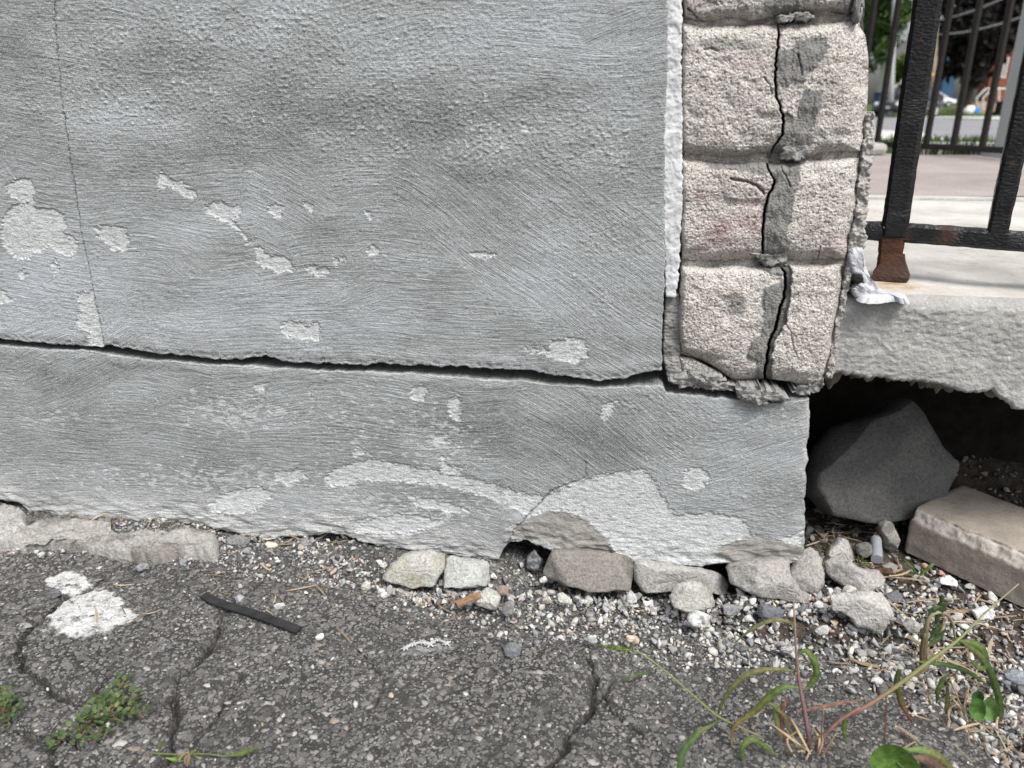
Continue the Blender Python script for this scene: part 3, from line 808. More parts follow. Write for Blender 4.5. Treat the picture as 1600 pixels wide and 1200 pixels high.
course_piece("stone_block", "1064,246 1063,300 1062,360 1066,404", off(C2, -G_), "1064,246 1110,252 1150,254 1195,250", "1066,404 1090,408 1150,410 1190,402", .007, 140, edge=(.006, .0014), nR=7.1,
             stain=[(1130, 370, 60, 30, .8), (1175, 335, 30, 40, .7), (1110, 310, 40, 30, .35)], mort=["1100,246 1200,246 1206,262 1190,270 1150,262 1110,262"], cracks=[("1142,279 1165,283 1184,291 1194,302", 1.8, .007)], label="squarish stone block with a rosy stain left of the crack")
course_piece("stone_block", off(C2, G_), "1344,246 1340,300 1333,340 1328,380 1320,406", "1197,252 1240,250 1290,246 1344,246", "1192,402 1230,406 1280,408 1320,406", .008, 150, edge=(.0014, .018), nL=7.1,
             mort=["1190,246 1242,250 1248,262 1245,292 1235,307 1238,318 1233,346 1228,362 1232,380 1222,402 1190,404 1186,300"], cracks=[("1220,262 1228,276 1236,292", .9, .003), ("1283,384 1279,394 1277,404", 1.0, .005)], stain=[(1300, 375, 30, 30, .4)])
course_piece("stone_block", "1063,412 1060,480 1062,540 1062,552", off(C3, -G_), "1063,412 1100,412 1150,415 1217,412", "1062,552 1095,562 1120,575 1150,598 1193,592", .008, 160, edge=(.006, .0014), nR=5.7,
             grey=[(1152, 478, 14, 16, .9)], mort=["1200,452 1222,440 1230,470 1220,500 1206,540 1200,600 1182,590 1186,562 1172,556 1178,536 1192,524 1197,507 1194,492", "1176,400 1240,400 1232,424 1212,426 1190,416"], cracks=[])
course_piece("stone_block", off(C3, G_), "1320,410 1314,450 1306,500 1298,550 1288,582", "1220,412 1260,410 1290,410 1320,410", "1196,592 1235,596 1265,606 1276,602 1288,582", .007, 170, edge=(.0014, .014), nL=5.7,
             deep=["1218,405 1236,420 1236,459 1228,507 1213,528 1205,552 1207,600 1185,600 1195,500 1215,450"], cracks=[("1228,507 1236,520 1240,545 1246,560", .8, .002)])
course_piece("stone_block", "1061,556 1060,566 1064,584", "1094,566 1118,578 1140,596", "1061,556 1080,558 1094,566", "1064,584 1100,588 1140,596", .001, 175, edge=(.005, .004), ev=.005, d0=.008, label="thin broken wedge of stone at the foot of the block")

def sheet_piece(name, poly, d_front, thick, mat, parent, seed, rough=.002, n=150, rings=9, ridge=0.0, label=None, d_grad=None, attrs=None, rr=.004, rag=2.6):
    """a flat lump (mortar, caulk, flake) with a traced outline on the wall's plane: rounded edge, uneven face, real thickness"""
    P = resample(chaikin(PX(poly), 1), n)
    c = P.mean(0)
    P = P + rag * np.stack([fbm2(P[:, 0] / 11, P[:, 1] / 11, 4, seed + 30, .6), fbm2(P[:, 0] / 11 + 40, P[:, 1] / 11, 4, seed + 31, .6)], -1)
    V, lev = [], np.linspace(1, 0, rings + 1)
    for kx in lev[:-1]:
        V.append(c + (P - c) * kx)
    A = np.vstack(V + [c[None]])
    d = np.concatenate([np.full(n, (1 - kx)) for kx in lev[:-1]] + [np.ones(1)])
    q0 = wall_uz(A[:, 0], A[:, 1], d_front)
    R_ = np.linalg.norm(A - c, axis=1)
    span = np.concatenate([np.linalg.norm(P - c, axis=1)] * rings + [np.ones(1)]) * .00066
    e = d * np.maximum(span, .002)
    dd = d_front + rnd(e, rr) - rough * fbm2(q0[:, 0] / .011, q0[:, 1] / .013, 4, seed) - ridge * fbm2(q0[:, 0] / .006, q0[:, 1] / .03, 3, seed + 1)
    if d_grad is not None: dd = dd + d_grad(A)
    q = wall_uz(A[:, 0], A[:, 1], dd)
    W = wpt(q[:, 0], dd, q[:, 1])
    F = [grid_faces(rings, n, wrap=True)]
    last = (rings - 1) * n
    F.append(np.stack([last + np.arange(n), last + (np.arange(n) + 1) % n, np.full(n, rings * n)], -1))
    back = W[:n] + WD * thick
    o = len(W); W = np.vstack([W, back])
    F.append(np.stack([np.arange(n), o + np.arange(n), o + (np.arange(n) + 1) % n, (np.arange(n) + 1) % n], -1))
    F.append((o + np.arange(n))[None])
    ob = build(name, W, F, mat, parent, attrs=attrs)
    bm = bmesh.new(); bm.from_mesh(ob.data); bmesh.ops.recalc_face_normals(bm, faces=list(bm.faces)); bm.to_mesh(ob.data); bm.free()
    if label: ob['label'] = label
    return ob

# core behind the stones and bed joints of rough mortar
sheet_piece("pillar_core", "1064,-200 1345,-200 1350,60 1352,180 1335,260 1326,400 1300,560 1285,588 1200,592 1066,575", .045, .15, M['core'], pillar, 180, .002, rr=.003)
for i, (poly, df) in enumerate([("1064,14 1180,24 1330,10 1350,50 1216,50 1200,50 1066,50", .0125), ("1064,228 1160,236 1206,232 1204,262 1120,266 1064,262", .0125),
                                ("1206,230 1280,230 1350,226 1346,260 1280,262 1246,262 1200,262", .0125), ("1064,394 1150,400 1190,396 1190,424 1120,426 1062,426", .0125),
                                ("1194,396 1290,398 1326,396 1322,422 1270,424 1222,424", .0125)]):
    sheet_piece("bed_joint", poly, df, .03, M['joint'], pillar, 190 + i, .003, rr=.004)
# lumps of repair mortar left standing in the joints
for i, (poly, df, r_, rr_) in enumerate([("1218,236 1236,226 1262,230 1276,234 1262,246 1242,253 1226,248", -.0035, .003, .0015),
                                    ("1176,396 1200,398 1232,394 1236,404 1218,412 1202,420 1192,410 1180,404", .001, .005, .0015),
                                    ("1214,26 1250,18 1270,20 1274,29 1250,33 1236,30 1220,36", -.001, .004, .0015)]):
    sheet_piece("repair_mortar", poly, df, .02, M['mortar'], pillar, 200 + i, r_, rr=rr_, rag=5)
# narrow joint on the right flank, next to the kerb
def strip_piece(name, L, R, d_front, thick, mat, seed, rough=.002, rr=.002, rag=2.5, nc=18, nr=320, label=None):
    L_, R_ = resample(PX(L), nr, False), resample(PX(R), nr, False)
    for A_, q_ in ((L_, 0), (R_, 5)): A_[:, 0] += rag * fbm2(A_[:, 1] / 13, 0 * A_[:, 1] + seed + q_, 4, seed, .65)
    s_, t_ = np.meshgrid(np.linspace(0, 1, nc), np.linspace(0, 1, nr))
    c = (1 - s_)[..., None] * L_[:, None] + s_[..., None] * R_[:, None]
    q = wall_uz(c[..., 0], c[..., 1], d_front); u, z = q[..., 0], q[..., 1]
    wd = np.linalg.norm(R_ - L_, axis=1)[:, None] * .00066; ln = np.ptp(L_[:, 1]) * .00066
    e = np.minimum(np.minimum(s_, 1 - s_) * wd, np.minimum(t_, 1 - t_) * ln)
    dep = d_front + rnd(e, rr) - rough * (fbm2(u / .012, z / .012, 4, seed + 2, .6) + .35 * pn2(u / .0026, z / .0026, seed + 3))
    q = wall_uz(c[..., 0], c[..., 1], dep); G = wpt(q[..., 0], dep, q[..., 1])[:, ::-1]
    V, F, nf = solid_grid(G, WD, (thick,))
    o = build(name, V, F, mat, pillar)
    if label: o['label'] = label
    return o
strip_piece("side_mortar", "1356,180 1347,240 1340,290 1332,350 1322,420 1310,480 1298,545 1290,590", "1366,174 1368,210 1363,255 1358,300 1354,350 1352,385 1328,446 1316,500 1306,560 1300,592", .008, .08, M['joint2'], 220, .0035, .002, 3.5)
sheet_piece("side_mortar", "1346,-200 1354,-200 1352,0 1346,30 1340,40 1334,22 1340,-20", -.002, .06, M['mortar'], pillar, 222, .004, rr=.003, rag=4)
# caulk in the joint between wall and pillar
strip_piece("caulk_bead", "1038,-200 1038,40 1038,110 1036,180 1035,250 1036,330 1038,400 1040,464", "1067,-200 1066,30 1065,80 1065,120 1067,180 1066,250 1067,320 1064,350 1062,400 1060,440 1054,466", .0005, .03, M['caulk_white'], 230, .0012, .0015, 2.2, label="white caulk line between stucco and stone")
strip_piece("caulk_bead", "1040,462 1038,490 1036,520 1036,560 1045,598", "1060,458 1066,480 1066,520 1063,556 1068,596", .010, .03, M['mortar'], 232, .002, .0025, 2.0, label="grey caulk low in the joint between stucco and stone")
# squeezed out bedding under the lowest stones
for i, (poly, df) in enumerate([("1042,594 1066,586 1100,592 1150,602 1156,608 1130,611 1080,606 1046,600", -.002), ("1150,606 1168,600 1196,606 1228,618 1234,626 1200,628 1172,628 1152,620", -.009),
                                ("1156,614 1186,618 1204,628 1186,634 1160,628", -.010), ("1070,584 1110,582 1140,594 1120,598 1080,594", -.002), ("1236,608 1268,602 1284,588 1290,598 1276,614 1250,620", .004)]):
    sheet_piece("squeezed_mortar", poly, df, .05, M['mortar'], pillar, 240 + i, .005, rr=.0022, ridge=.003, rag=4.5)

# ------------------------------------------------------------------ kerb that carries the fence, hollow underneath
KT = 0.317
kt = PX("1286,466 1320,464 1335,463 1400,467 1450,471 1520,475 1600,479 1700,483")
kb = PX("1286,594 1300,594 1320,592 1360,597 1400,603 1430,604 1460,606 1490,613 1508,622 1520,622 1545,620 1560,618 1572,632 1585,640 1600,648 1640,655 1700,660")
ck_t, ck_b = curve(kt), curve(kb)
us = np.concatenate([np.arange(.315, .54, .0014), np.arange(.56, 2.4, .04)])
tt = np.linspace(0, 1, 100)
U, T = np.meshgrid(us, tt)
zb = (np.interp(us, ck_b[:, 0], ck_b[:, 1]) + .004 * fbm2(us / .02, 3 + 0 * us, 5, 260, .6))[None]
zt_ = np.full_like(us, KT)[None]
Zr = zb + (zt_ - zb) * T
et, eb = zt_ - Zr, Zr - zb
lump = .0008 * fbm2(U / .007, Zr / .0055, 3, 261, .6) + .0011 * fbm2(U / .03, Zr / .03, 3, 262)
dep = .012 - lump + rnd(et, .013 + .007 * fbm2(U / .05, 0 * U, 2, 263)) + rnd(eb, .006) + rnd(U - us[0], .006)
front = wpt(U, dep, Zr)
# broken underside that rises and sags behind the front edge
nb = 60
sb = np.linspace(0, 1, nb)[1:] ** 1.4
Ub, Sb = np.meshgrid(us, sb)
hang = sstep(.54, .44, Ub) * .75 + .25
dz = .010 * fbm2(Ub / .040, Sb * 11, 3, 264, .5) + hang * (.012 + .018 * np.clip(fbm2(Ub / .026, Sb * 7, 3, 265, .5), -.3, 1) + .004 * fbm2(Ub / .008, Sb * 22, 3, 268)) * sstep(.0, .10, Sb) * sstep(.6, .2, Sb)
under = wpt(Ub, dep[0][None] + Sb * .30, zb + .004 - dz - .012 * sstep(0, .1, Sb) * 0 + .01 * Sb)
sheet = np.concatenate([under[::-1], front], 0)
top = wpt(us[None, :] + 0 * us[None, :], (np.linspace(.046, .98, 24)[:, None]) + 0 * us[None, :], np.full((24, len(us)), KT) + .0012 * fbm2(us[None, :] / .08, np.linspace(0, 12, 24)[:, None], 3, 266))
sheet2 = np.concatenate([front[-1:], top], 0)
R_, C_ = sheet.shape[:2]
kerb = thing("fence_kerb", wpt(.9, .1, .2), "thick rough concrete kerb under the iron fence, hollowed out beneath", "kerb")
fr = build("rendered_face", sheet[nb - 1:].reshape(-1, 3), [grid_faces(R_ - nb + 1, C_)], M['kerb'], kerb)
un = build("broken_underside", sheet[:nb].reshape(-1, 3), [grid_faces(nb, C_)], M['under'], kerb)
tp = build("kerb_top", sheet2.reshape(-1, 3), [grid_faces(sheet2.shape[0], C_)], M['kerb_top'], kerb)
# left end and inner back close the slab so that the hollow stays dark
e = MB()
poly = [wpt(us[0], 0.02, KT - .003), wpt(us[0], .02, float(zb[0, 0])), wpt(us[0], .30, float(zb[0, 0])), wpt(us[0], .98, .15), wpt(us[0], .98, KT - .003)]
e.prism(poly, WU * 0, -WU * .03)
e.build("slab_end", M['under'], kerb)
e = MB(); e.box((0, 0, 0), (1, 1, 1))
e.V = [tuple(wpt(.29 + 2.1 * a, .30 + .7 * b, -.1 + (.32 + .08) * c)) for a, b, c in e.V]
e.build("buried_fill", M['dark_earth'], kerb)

# ------------------------------------------------------------------ ground in front: asphalt
xs = spaced(-4.0, 4.0, -.70, .68, .0019, .1)
yv0 = np.arange(.40, .93, .0017)
ys = np.concatenate([np.arange(-3.0, .40, .08), yv0, np.arange(.96, 1.20, .03)])
X, Y = np.meshgrid(xs, ys)
Zg = zg(np.clip(X, -1.2, 1.2))
gx, gy = project(np.stack([X, Y, Zg], -1))
def gl(s, ): 
    P = PX(s); q = on_ground(P[:, 0], P[:, 1]); return q[:, :2]
wx, wy = X + .004 * fbm2(X / .02, Y / .02, 4, 300), Y + .004 * fbm2(X / .02, Y / .02, 4, 301)
CRK = [("-60,1040 0,1029 23,1022 27,1004 50,974 73,960 100,935 134,920 160,905", .0026, .008), ("27,1020 38,1043 65,1058 82,1079 126,1095 153,1089", .0026, .008),
       ("347,955 341,978 326,1012 299,1043 280,1058 276,1085 245,1100", .0024, .008), ("276,1085 274,1123 270,1165 250,1200 240,1260", .0024, .008), ("383,1043 356,1089 326,1123", .0016, .005),
       ("30,1139 73,1154 100,1150 130,1165", .003, .008), ("153,1089 200,1100 245,1100", .0018, .004), ("920,1020 930,1060 925,1100 905,1130 880,1165 855,1200 830,1260", .0022, .006), ("930,1060 960,1110 1010,1150", .0014, .004), ("153,1089 150,1070 170,1052 176,1030", .0014, .004), ("60,1058 40,1080 0,1090 -40,1086", .002, .006), ("100,1150 80,1175 86,1200", .002, .006), ("326,1123 300,1160 290,1200", .0014, .004), ("420,900 380,930 347,955", .0014, .004), ("560,1010 600,1060 590,1100", .0012, .003), ("925,1100 960,1060 1040,1040", .0014, .004)]
dz = .0030 * fbm2(X / .12, Y / .09, 4, 302) + .0011 * fbm2(X / .012, Y / .012, 4, 303, .6)
crackm = np.zeros_like(X)
inview = (X > -.72) & (X < .70) & (Y > .38) & (Y < .95)
for s, w, dpt in CRK:
    d = dist_line(gl(s), wx, wy)
    g = np.exp(-(d / (w * (1.0 + .8 * fbm2(X / .025, Y / .025, 3, 304)))) ** 2)
    dz -= 1.3 * dpt * g + .0032 * np.exp(-(d / .012) ** 2) * (.5 + .8 * np.clip(pn2(X / .05, Y / .05, 308), -.3, 1)); crackm = np.maximum(crackm, g)
# the broken edge on the right and the strip under the rubble lie lower
EDGE = gl("300,870 420,900 560,915 640,935 720,965 850,1010 960,1030 1100,1035 1250,1040 1405,1050 1431,1072 1499,1120 1536,1162 1575,1200 1640,1300")
edg = np.concatenate([EDGE, [[3, .2], [3, 1.3], [-.3, 1.3]]])
sde = sdf_poly(edg, wx, wy)
dz -= .012 * sstep(.012, -.012, sde) + .010 * sstep(-.02, -.10, sde) * sstep(-.1, .25, X)
dw_ = (X - WO[0]) * WD[0] + (Y - WO[1]) * WD[1]
MND = sstep(-.060, -.004, dw_) * (.017 * sstep(-.40, -.33, X) * sstep(.06, -.02, X) + .012 * sstep(-.33, -.40, X)) * (1 + .25 * fbm2(X / .03, Y / .03, 3, 309))
dz += np.maximum(0, MND)
PNT = ["71,962 103,939 134,922 153,918 184,928 195,947 218,962 203,970 172,985 142,993 107,995 88,983", "75,901 103,891 130,897 142,912 126,922 96,928 73,914", "60,985 75,980 70,990", "625,1018 640,1012 700,1002 708,1012 660,1018 630,1028"]
paint = np.zeros_like(X)
for i, s in enumerate(PNT):
    d = sdf_poly(gl(s), X + .004 * fbm2(X / .01, Y / .01, 4, 306), Y + .004 * fbm2(X / .01, Y / .01, 4, 307))
    paint = np.maximum(paint, sstep(.0012, -.0012, d) * (1 if i < 3 else .35))
paint *= 1 - crackm
dz += .0006 * paint
asph = build("asphalt_pavement", np.stack([X, Y, Zg + dz], -1).reshape(-1, 3), [grid_faces(*X.shape)], M['asphalt'], attrs=dict(paint=paint, crack=crackm), base=False)
kind(asph, "structure")
def gsurf(x, y):                                           # height of the built pavement
    j = np.clip(np.searchsorted(xs, x) - 1, 0, len(xs) - 2); i = np.clip(np.searchsorted(ys, y) - 1, 0, len(ys) - 2)
    return (Zg + dz)[i, j]
def gdepth(x, y): return dz
# earth floor of the hollow
xs2, ys2 = np.linspace(.22, .95, 150), np.linspace(.66, 1.15, 110)
X2, Y2 = np.meshgrid(xs2, ys2)
Z2 = zg(X2) - .006 + .006 * fbm2(X2 / .04, Y2 / .04, 5, 310, .6) + .09 * sstep(.93, 1.12, Y2) * sstep(.3, .6, X2) + .03 * sstep(.5, .75, X2) * sstep(.82, .95, Y2) - .02 * sstep(.70, .66, Y2) - .02 * sstep(.27, .22, X2)
so = build("earth_floor", np.stack([X2, Y2, Z2], -1).reshape(-1, 3), [grid_faces(*X2.shape)], M['soil'], base=False)
kind(so, "structure")
# ------------------------------------------------------------------ platform behind the kerb, pink forecourt
def sheet_px(name, poly, z, mat, attrs=None):
    P = PX(poly); W = on_z(P[:, 0], P[:, 1], z)
    o = build(name, W, [np.arange(len(W))[None]], mat, base=False, smooth=False)
    return kind(o, "structure")
def rect_grid(name, x0, x1, y0, y1, fz, mat, nx=60, ny=60):
    X_, Y_ = np.meshgrid(np.linspace(x0, x1, nx), np.linspace(y0, y1, ny))
    return kind(build(name, np.stack([X_, Y_, fz(X_, Y_)], -1).reshape(-1, 3), [grid_faces(ny, nx)], mat, base=False), "structure")

k_ = NT("pink_forecourt"); p_ = k_.geo()
c_ = k_.mix(k_.rmp(k_.noise(p_, 5, 4, .6), .3, .7), (.27, .235, .22), (.38, .335, .315))
c_ = k_.mix(k_.rmp(k_.noise(p_, 260, 2, .6), .55, .7, 0, .6), c_, (.16, .13, .12)); c_ = k_.mix(k_.rmp(k_.noise(p_, 190, 2, .6), .6, .7, 0, .6), c_, (.55, .52, .5))
M['forecourt'] = k_.done(c_, .9, k_.bump(k_.noise(p_, 200, 3), .4, .004), .2)
M['forekerb'] = m_concrete("old_kerb_concrete", (.36, .355, .33), (.50, .49, .46), 12, (.2, .2, .18), .3, .3, 60)
M['walk'] = m_concrete("pale_sidewalk", (.46, .45, .43), (.58, .57, .55), 1.2, (.35, .34, .33), .2, .1, 20)
M['road'] = m_concrete("street_asphalt", (.19, .19, .20), (.27, .27, .285), .6, (.15, .15, .15), .2, .1, 12)
M['lawn'] = plain("lawn_green", (.065, .11, .030), .95, .45, 3, .6, .1, 30, .03)
rect_grid("forecourt", .33, 3.4, 1.70, 3.28, lambda a, b: KT - .006 + .003 * fbm2(a / .3, b / .3, 3, 400), M['forecourt'])
rect_grid("verge_bank", -3.0, 8.0, 3.3, 9.5, lambda a, b: KT - .004 - .47 * sstep(4.15, 9.2, b) + .01 * fbm2(a / .5, b / .5, 3, 401), M['lawn'], 50, 40)
# slab joint and crumbled line where platform meets forecourt
sj = MB(); sj.tube([wpt(.30, .905, KT + .001), wpt(.9, .90, KT + .001), wpt(2.3, .92, KT + .001)], .004, 6)
ko = kind(sj.build("slab_seam", M['kerb']), "structure")
# low concrete edging at the far side of the forecourt
Pe = at_y(np.array([1362, 1392]), np.array([226, 228]), 3.32)
eb_ = thing("edging_block", on_z(1376, 240, KT), "weathered concrete block at the far edge of the pink forecourt, left of the grass", "block")
def far_box(name, x0, x1, ytop, ybot, Y, depth, mat, parent=None, bev=.01):
    a, b = at_y(x0, ybot, Y), at_y(x1, ytop, Y)
    return MB().box((a[0], Y, a[2]), (b[0], Y + depth, b[2]), bev).build(name, mat, parent)
far_box("block_body", 1345, 1391, 224, 243, 3.1, .22, M['forekerb'], eb_, .02)
eg = thing("edging_strip", on_z(1500, 242, KT), "long low concrete edging with grass behind it, beyond the iron fence", "edging")
g0, g1 = at_y(1424, 249, 3.2), at_y(1640, 249, 3.2)
for i in range(4):
    a = g0[0] + (g1[0] + 1.0 - g0[0]) * i / 4; b = g0[0] + (g1[0] + 1.0 - g0[0]) * (i + 1) / 4
    MB().box((a, 3.2, KT - .02), (b - .006, 3.36, KT + .035), .012).build("edging_stone", M['forekerb'], eg)

# grass along that edging
def blades(name, pts, hts, rngb, mat, w=.004, cols=None):
    V, F, C = [], [], []
    for (p, h) in zip(pts, hts):
        a = rngb.uniform(0, 6.28); dx = np.array([math.cos(a), math.sin(a), 0]); ln = rngb.normal(0, .35, 2)
        t1 = p + np.array([ln[0] * h * .4, ln[1] * h * .4, h * .6]); t2 = p + np.array([ln[0] * h, ln[1] * h, h])
        o = len(V); V += [p - dx * w, p + dx * w, t1 - dx * w * .7, t1 + dx * w * .7, t2]
        F += [(o, o + 1, o + 3), (o, o + 3, o + 2), (o + 2, o + 3, o + 4)]
        c = np.array(cols[rngb.integers(len(cols))]) * rngb.uniform(.7, 1.3); C += [c] * 5
    return build(name, np.array(V), [np.array(F)], mat, base=False, smooth=False, cols=np.array(C))
r3 = np.random.default_rng(5)
GC = [(.06, .12, .025), (.09, .15, .03), (.12, .16, .05), (.05, .10, .03)]
n = 2600; gx_ = r3.uniform(1.2, 3.2, n); gy_ = r3.uniform(3.38, 4.4, n)
pts = np.stack([gx_, gy_, KT - .01 + 0 * gx_], -1); kind(blades("verge_grass", pts, r3.uniform(.015, .05, n), r3, M['leaf'], .004, GC), "stuff")
n = 500; gx_ = np.concatenate([r3.normal(2.02, .12, 220), r3.uniform(1.55, 2.5, 280)]); gy_ = 3.19 + r3.normal(0, .015, n)
pts = np.stack([gx_, gy_, KT - .008 + 0 * gx_], -1); kind(blades("edging_grass", pts, r3.uniform(.02, .085, n), r3, M['leaf'], .0035, GC + [(.03, .07, .03)]), "stuff")

# ------------------------------------------------------------------ iron fence on the kerb
FY = .845
post_p = at_y(1393, 430, .83)
fence = thing("iron_fence", (post_p[0], post_p[1], KT), "near black iron fence with a rusted post foot, standing on the concrete kerb", "fence")
rf_ = np.random.default_rng(8)
fa = math.radians(-27); fu = np.array([math.cos(fa), math.sin(fa), 0]); fn = np.array([-fu[1], fu[0], 0]); fp0 = np.array([post_p[0], .845, 0])
def on_fence(px, py, off=0.0):
    r = ray(px, py); t = ((fp0 + fn * off) @ fn) / (r @ fn); return r * t[..., None] + np.array([0, 0, CAMH])
def iron_bar(name, P, w, h, side, rustf, parent, seed, nd=60, amp=.0007):
    P = spline(P, nd); b = MB().bar(P, w, h, side, bev=min(w, h) * .16)
    V = np.array(b.V); ctr = np.repeat(P, 8, 0)
    V = V + (V - ctr) / (np.linalg.norm(V - ctr, axis=1)[:, None] + 1e-9) * (amp * pn3(V / .012, seed) + amp * .7 * pn3(V / .005, seed + 3))[:, None]
    rust = np.clip(rustf(V), 0, 1)
    quads = [f for f in b.F if len(f) == 4]; caps = [f for f in b.F if len(f) == 8]
    o = build(name, V, [np.array(quads)] + [np.array([c]) for c in caps], M['iron'], parent, attrs=dict(rust=rust), sharp=40)
    bm = bmesh.new(); bm.from_mesh(o.data); bmesh.ops.recalc_face_normals(bm, faces=list(bm.faces)); bm.to_mesh(o.data); bm.free()
    return o
norust = lambda V: .0 * V[:, 0]
rl = on_fence(np.array([1330, 1398, 1480, 1556, 1640, 1760]), np.array([359, 362, 368, 374, 381, 391]))
rl = np.vstack([rl, rl[-1] + (rl[-1] - rl[-2]) / np.linalg.norm(rl[-1] - rl[-2]) * .30])
iron_bar("rail", rl, .0195, .0195, fn, lambda V: .8 * np.exp(-((V[:, 0] - on_fence(1472, 362)[0]) / .006) ** 2) + .35 * (pn3(V / .03, 5) > .5), fence, 500)
pt = on_fence(np.array([1397, 1412, 1450, 1482]), np.array([366, 260, 0, -220])); pt = np.vstack([pt, pt[-1] + (pt[-1] - pt[-2]) * ((.317 + .98 - pt[-1][2]) / (pt[-1] - pt[-2])[2])])
iron_bar("post", pt, .026, .026, fu, lambda V: .25 * sstep(.62, .40, V[:, 2]) * (pn3(V / .02, 6) > .55), fence, 502, 90)
lg = np.stack([on_fence(1390, 428), on_fence(1391, 405), on_fence(1394, 370)])
iron_bar("rusted_leg", lg, .0250, .0215, fu, lambda V: sstep(.372, .352, V[:, 2]) + .25, fence, 504, 40, .0011)
# flared foot plate
q = on_fence(1391, 434); zt0 = KT + .0012
ft = MB(); V_ = []
for (hw, hd, z_) in ((.0178, .016, zt0), (.0178, .016, zt0 + .005), (.0162, .0145, zt0 + .009), (.0118, .0112, zt0 + .018), (.0100, .0092, zt0 + .027)):
    for (a, b) in ((-1, -1), (0, -1.05), (1, -1), (1.03, 0), (1, 1), (0, 1), (-1, 1), (-1.02, 0)):
        V_.append(np.array([q[0], q[1], 0]) + fu * (a * hw) + fn * (b * hd) + np.array([0, 0, z_]) + rf_.normal(0, .0005, 3))
ft.add(V_, [(i * 8 + j, i * 8 + (j + 1) % 8, (i + 1) * 8 + (j + 1) % 8, (i + 1) * 8 + j) for i in range(4) for j in range(8)] + [tuple(range(8))[::-1], tuple(range(32, 40))])
fo = ft.build("foot_plate", M['iron'], fence, True, 35)
at_ = fo.data.attributes.new("rust", 'FLOAT', 'POINT'); at_.data.foreach_set("value", (np.full(40, .92) - .35 * rf_.uniform(0, 1, 40)).astype(np.float32))
tr_ = np.stack([pt[-1] - fu * .06, pt[-1] + fu * .3, pt[-1] + fu * .62]); tr_[:, 2] -= .03
iron_bar("top_rail", tr_, .0195, .0195, fn, norust, fence, 508)
for i in range(4):                                       # pickets, 11 cm apart, the first one in view
    f = i * .118
    base_ = on_fence(1556, 372) + fu * f; top_ = on_fence(1622, 60) + fu * f
    if i == 0: pk = iron_bar("picket", np.stack([base_, (base_ + top_) / 2, top_, top_ + (top_ - base_) * 2.6]), .019, .019, fu, norust, fence, 510, 80)
    else:
        c = pk.copy(); COL.objects.link(c); c.location = pk.location + Vector((fu * f).tolist())
# paint blob on the rail, white caulk smeared over the joint to the pillar
bl = MB(); pb = on_fence(1385, 356, -.0105)
for (dx, dz_, r_) in ((0, 0, .0032),):
    V_, F_ = [], []
    for i in range(5):
        for j in range(10):
            th, ph = j / 10 * 6.283, i / 4 * 1.45
            V_.append(pb + fu * math.cos(th) * r_ * math.cos(ph) * (1 + .2 * math.sin(3 * th)) + np.array([0, 0, 1]) * math.sin(th) * r_ * .8 * math.cos(ph) - fn * .0016 * math.sin(ph))
    F_ = [(i * 10 + j, i * 10 + (j + 1) % 10, (i + 1) * 10 + (j + 1) % 10, (i + 1) * 10 + j) for i in range(4) for j in range(10)]
    bl.add(V_, F_)
bl.build("paint_drip", M['caulk_white'], fence, True)

def drape(name, poly, zoff, thick, mat, seed, plane='top', parent=None, label=None, rough=.0006, rr=.006):
    """a smear lying on the kerb's top: outline traced, height rising to the middle"""
    n, rings = 120, 8
    P = resample(chaikin(PX(poly), 1), n); c = P.mean(0)
    P = P + 1.0 * np.stack([fbm2(P[:, 0] / 9, P[:, 1] / 9, 4, seed), fbm2(P[:, 0] / 9 + 30, P[:, 1] / 9, 4, seed + 1)], -1)
    A = np.vstack([c + (P - c) * kx for kx in np.linspace(1, 0, rings + 1)[:-1]] + [c[None]])
    e = np.concatenate([np.full(n, i / rings) for i in range(rings)] + [np.ones(1)])
    hgt = thick * np.sqrt(1 - (1 - e) ** 2)
    W = on_z(A[:, 0], A[:, 1], KT + zoff)
    W[:, 2] += hgt + rough * fbm2(A[:, 0] / 14, A[:, 1] / 9, 4, seed + 2) * sstep(0, .3, e) - .003 * (e == 0)
    F = [grid_faces(rings, n, wrap=True)]; last = (rings - 1) * n
    F.append(np.stack([last + np.arange(n), last + (np.arange(n) + 1) % n, np.full(n, rings * n)], -1))
    o = build(name, W, F, mat, parent)
    bm = bmesh.new(); bm.from_mesh(o.data); bmesh.ops.recalc_face_normals(bm, faces=list(bm.faces)); bm.to_mesh(o.data); bm.free()
    if label: o['label'] = label
    return o
smear = thing("caulk_smear", wpt(.44, .0, KT - .01), "lumpy white sealant smeared where pillar, kerb top and rusted post foot meet", "sealant")
M['seal'] = plain("old_white_sealant", (.47, .48, .505), .85, .18, 60, .6, .15, 200, .003)
drape("smear_tongue", "1334,452 1350,446 1366,450 1376,456 1400,458 1420,464 1424,472 1412,470 1396,466 1378,470 1350,470 1336,464", .001, .0038, M['seal'], 520, parent=smear)
sheet_piece("smear_patch", "1328,392 1344,384 1350,396 1352,415 1358,430 1368,446 1378,456 1362,456 1350,446 1346,432 1334,432 1328,415 1325,400", .004, .03, M['seal'], smear, 522, .0022, rr=.005)
sheet_piece("smear_patch", "1330,446 1345,440 1360,448 1384,456 1380,468 1350,468 1334,464", .002, .03, M['seal'], smear, 524, .0022, rr=.005)
M['hole'] = plain("black_rubber_plug", (.012, .012, .012), .6, .4, 60, .4)
sheet_piece("dark_plug", "1332,430 1346,427 1349,436 1343,444 1333,443", .0005, .02, M['hole'], smear, 526, .001, rr=.003)

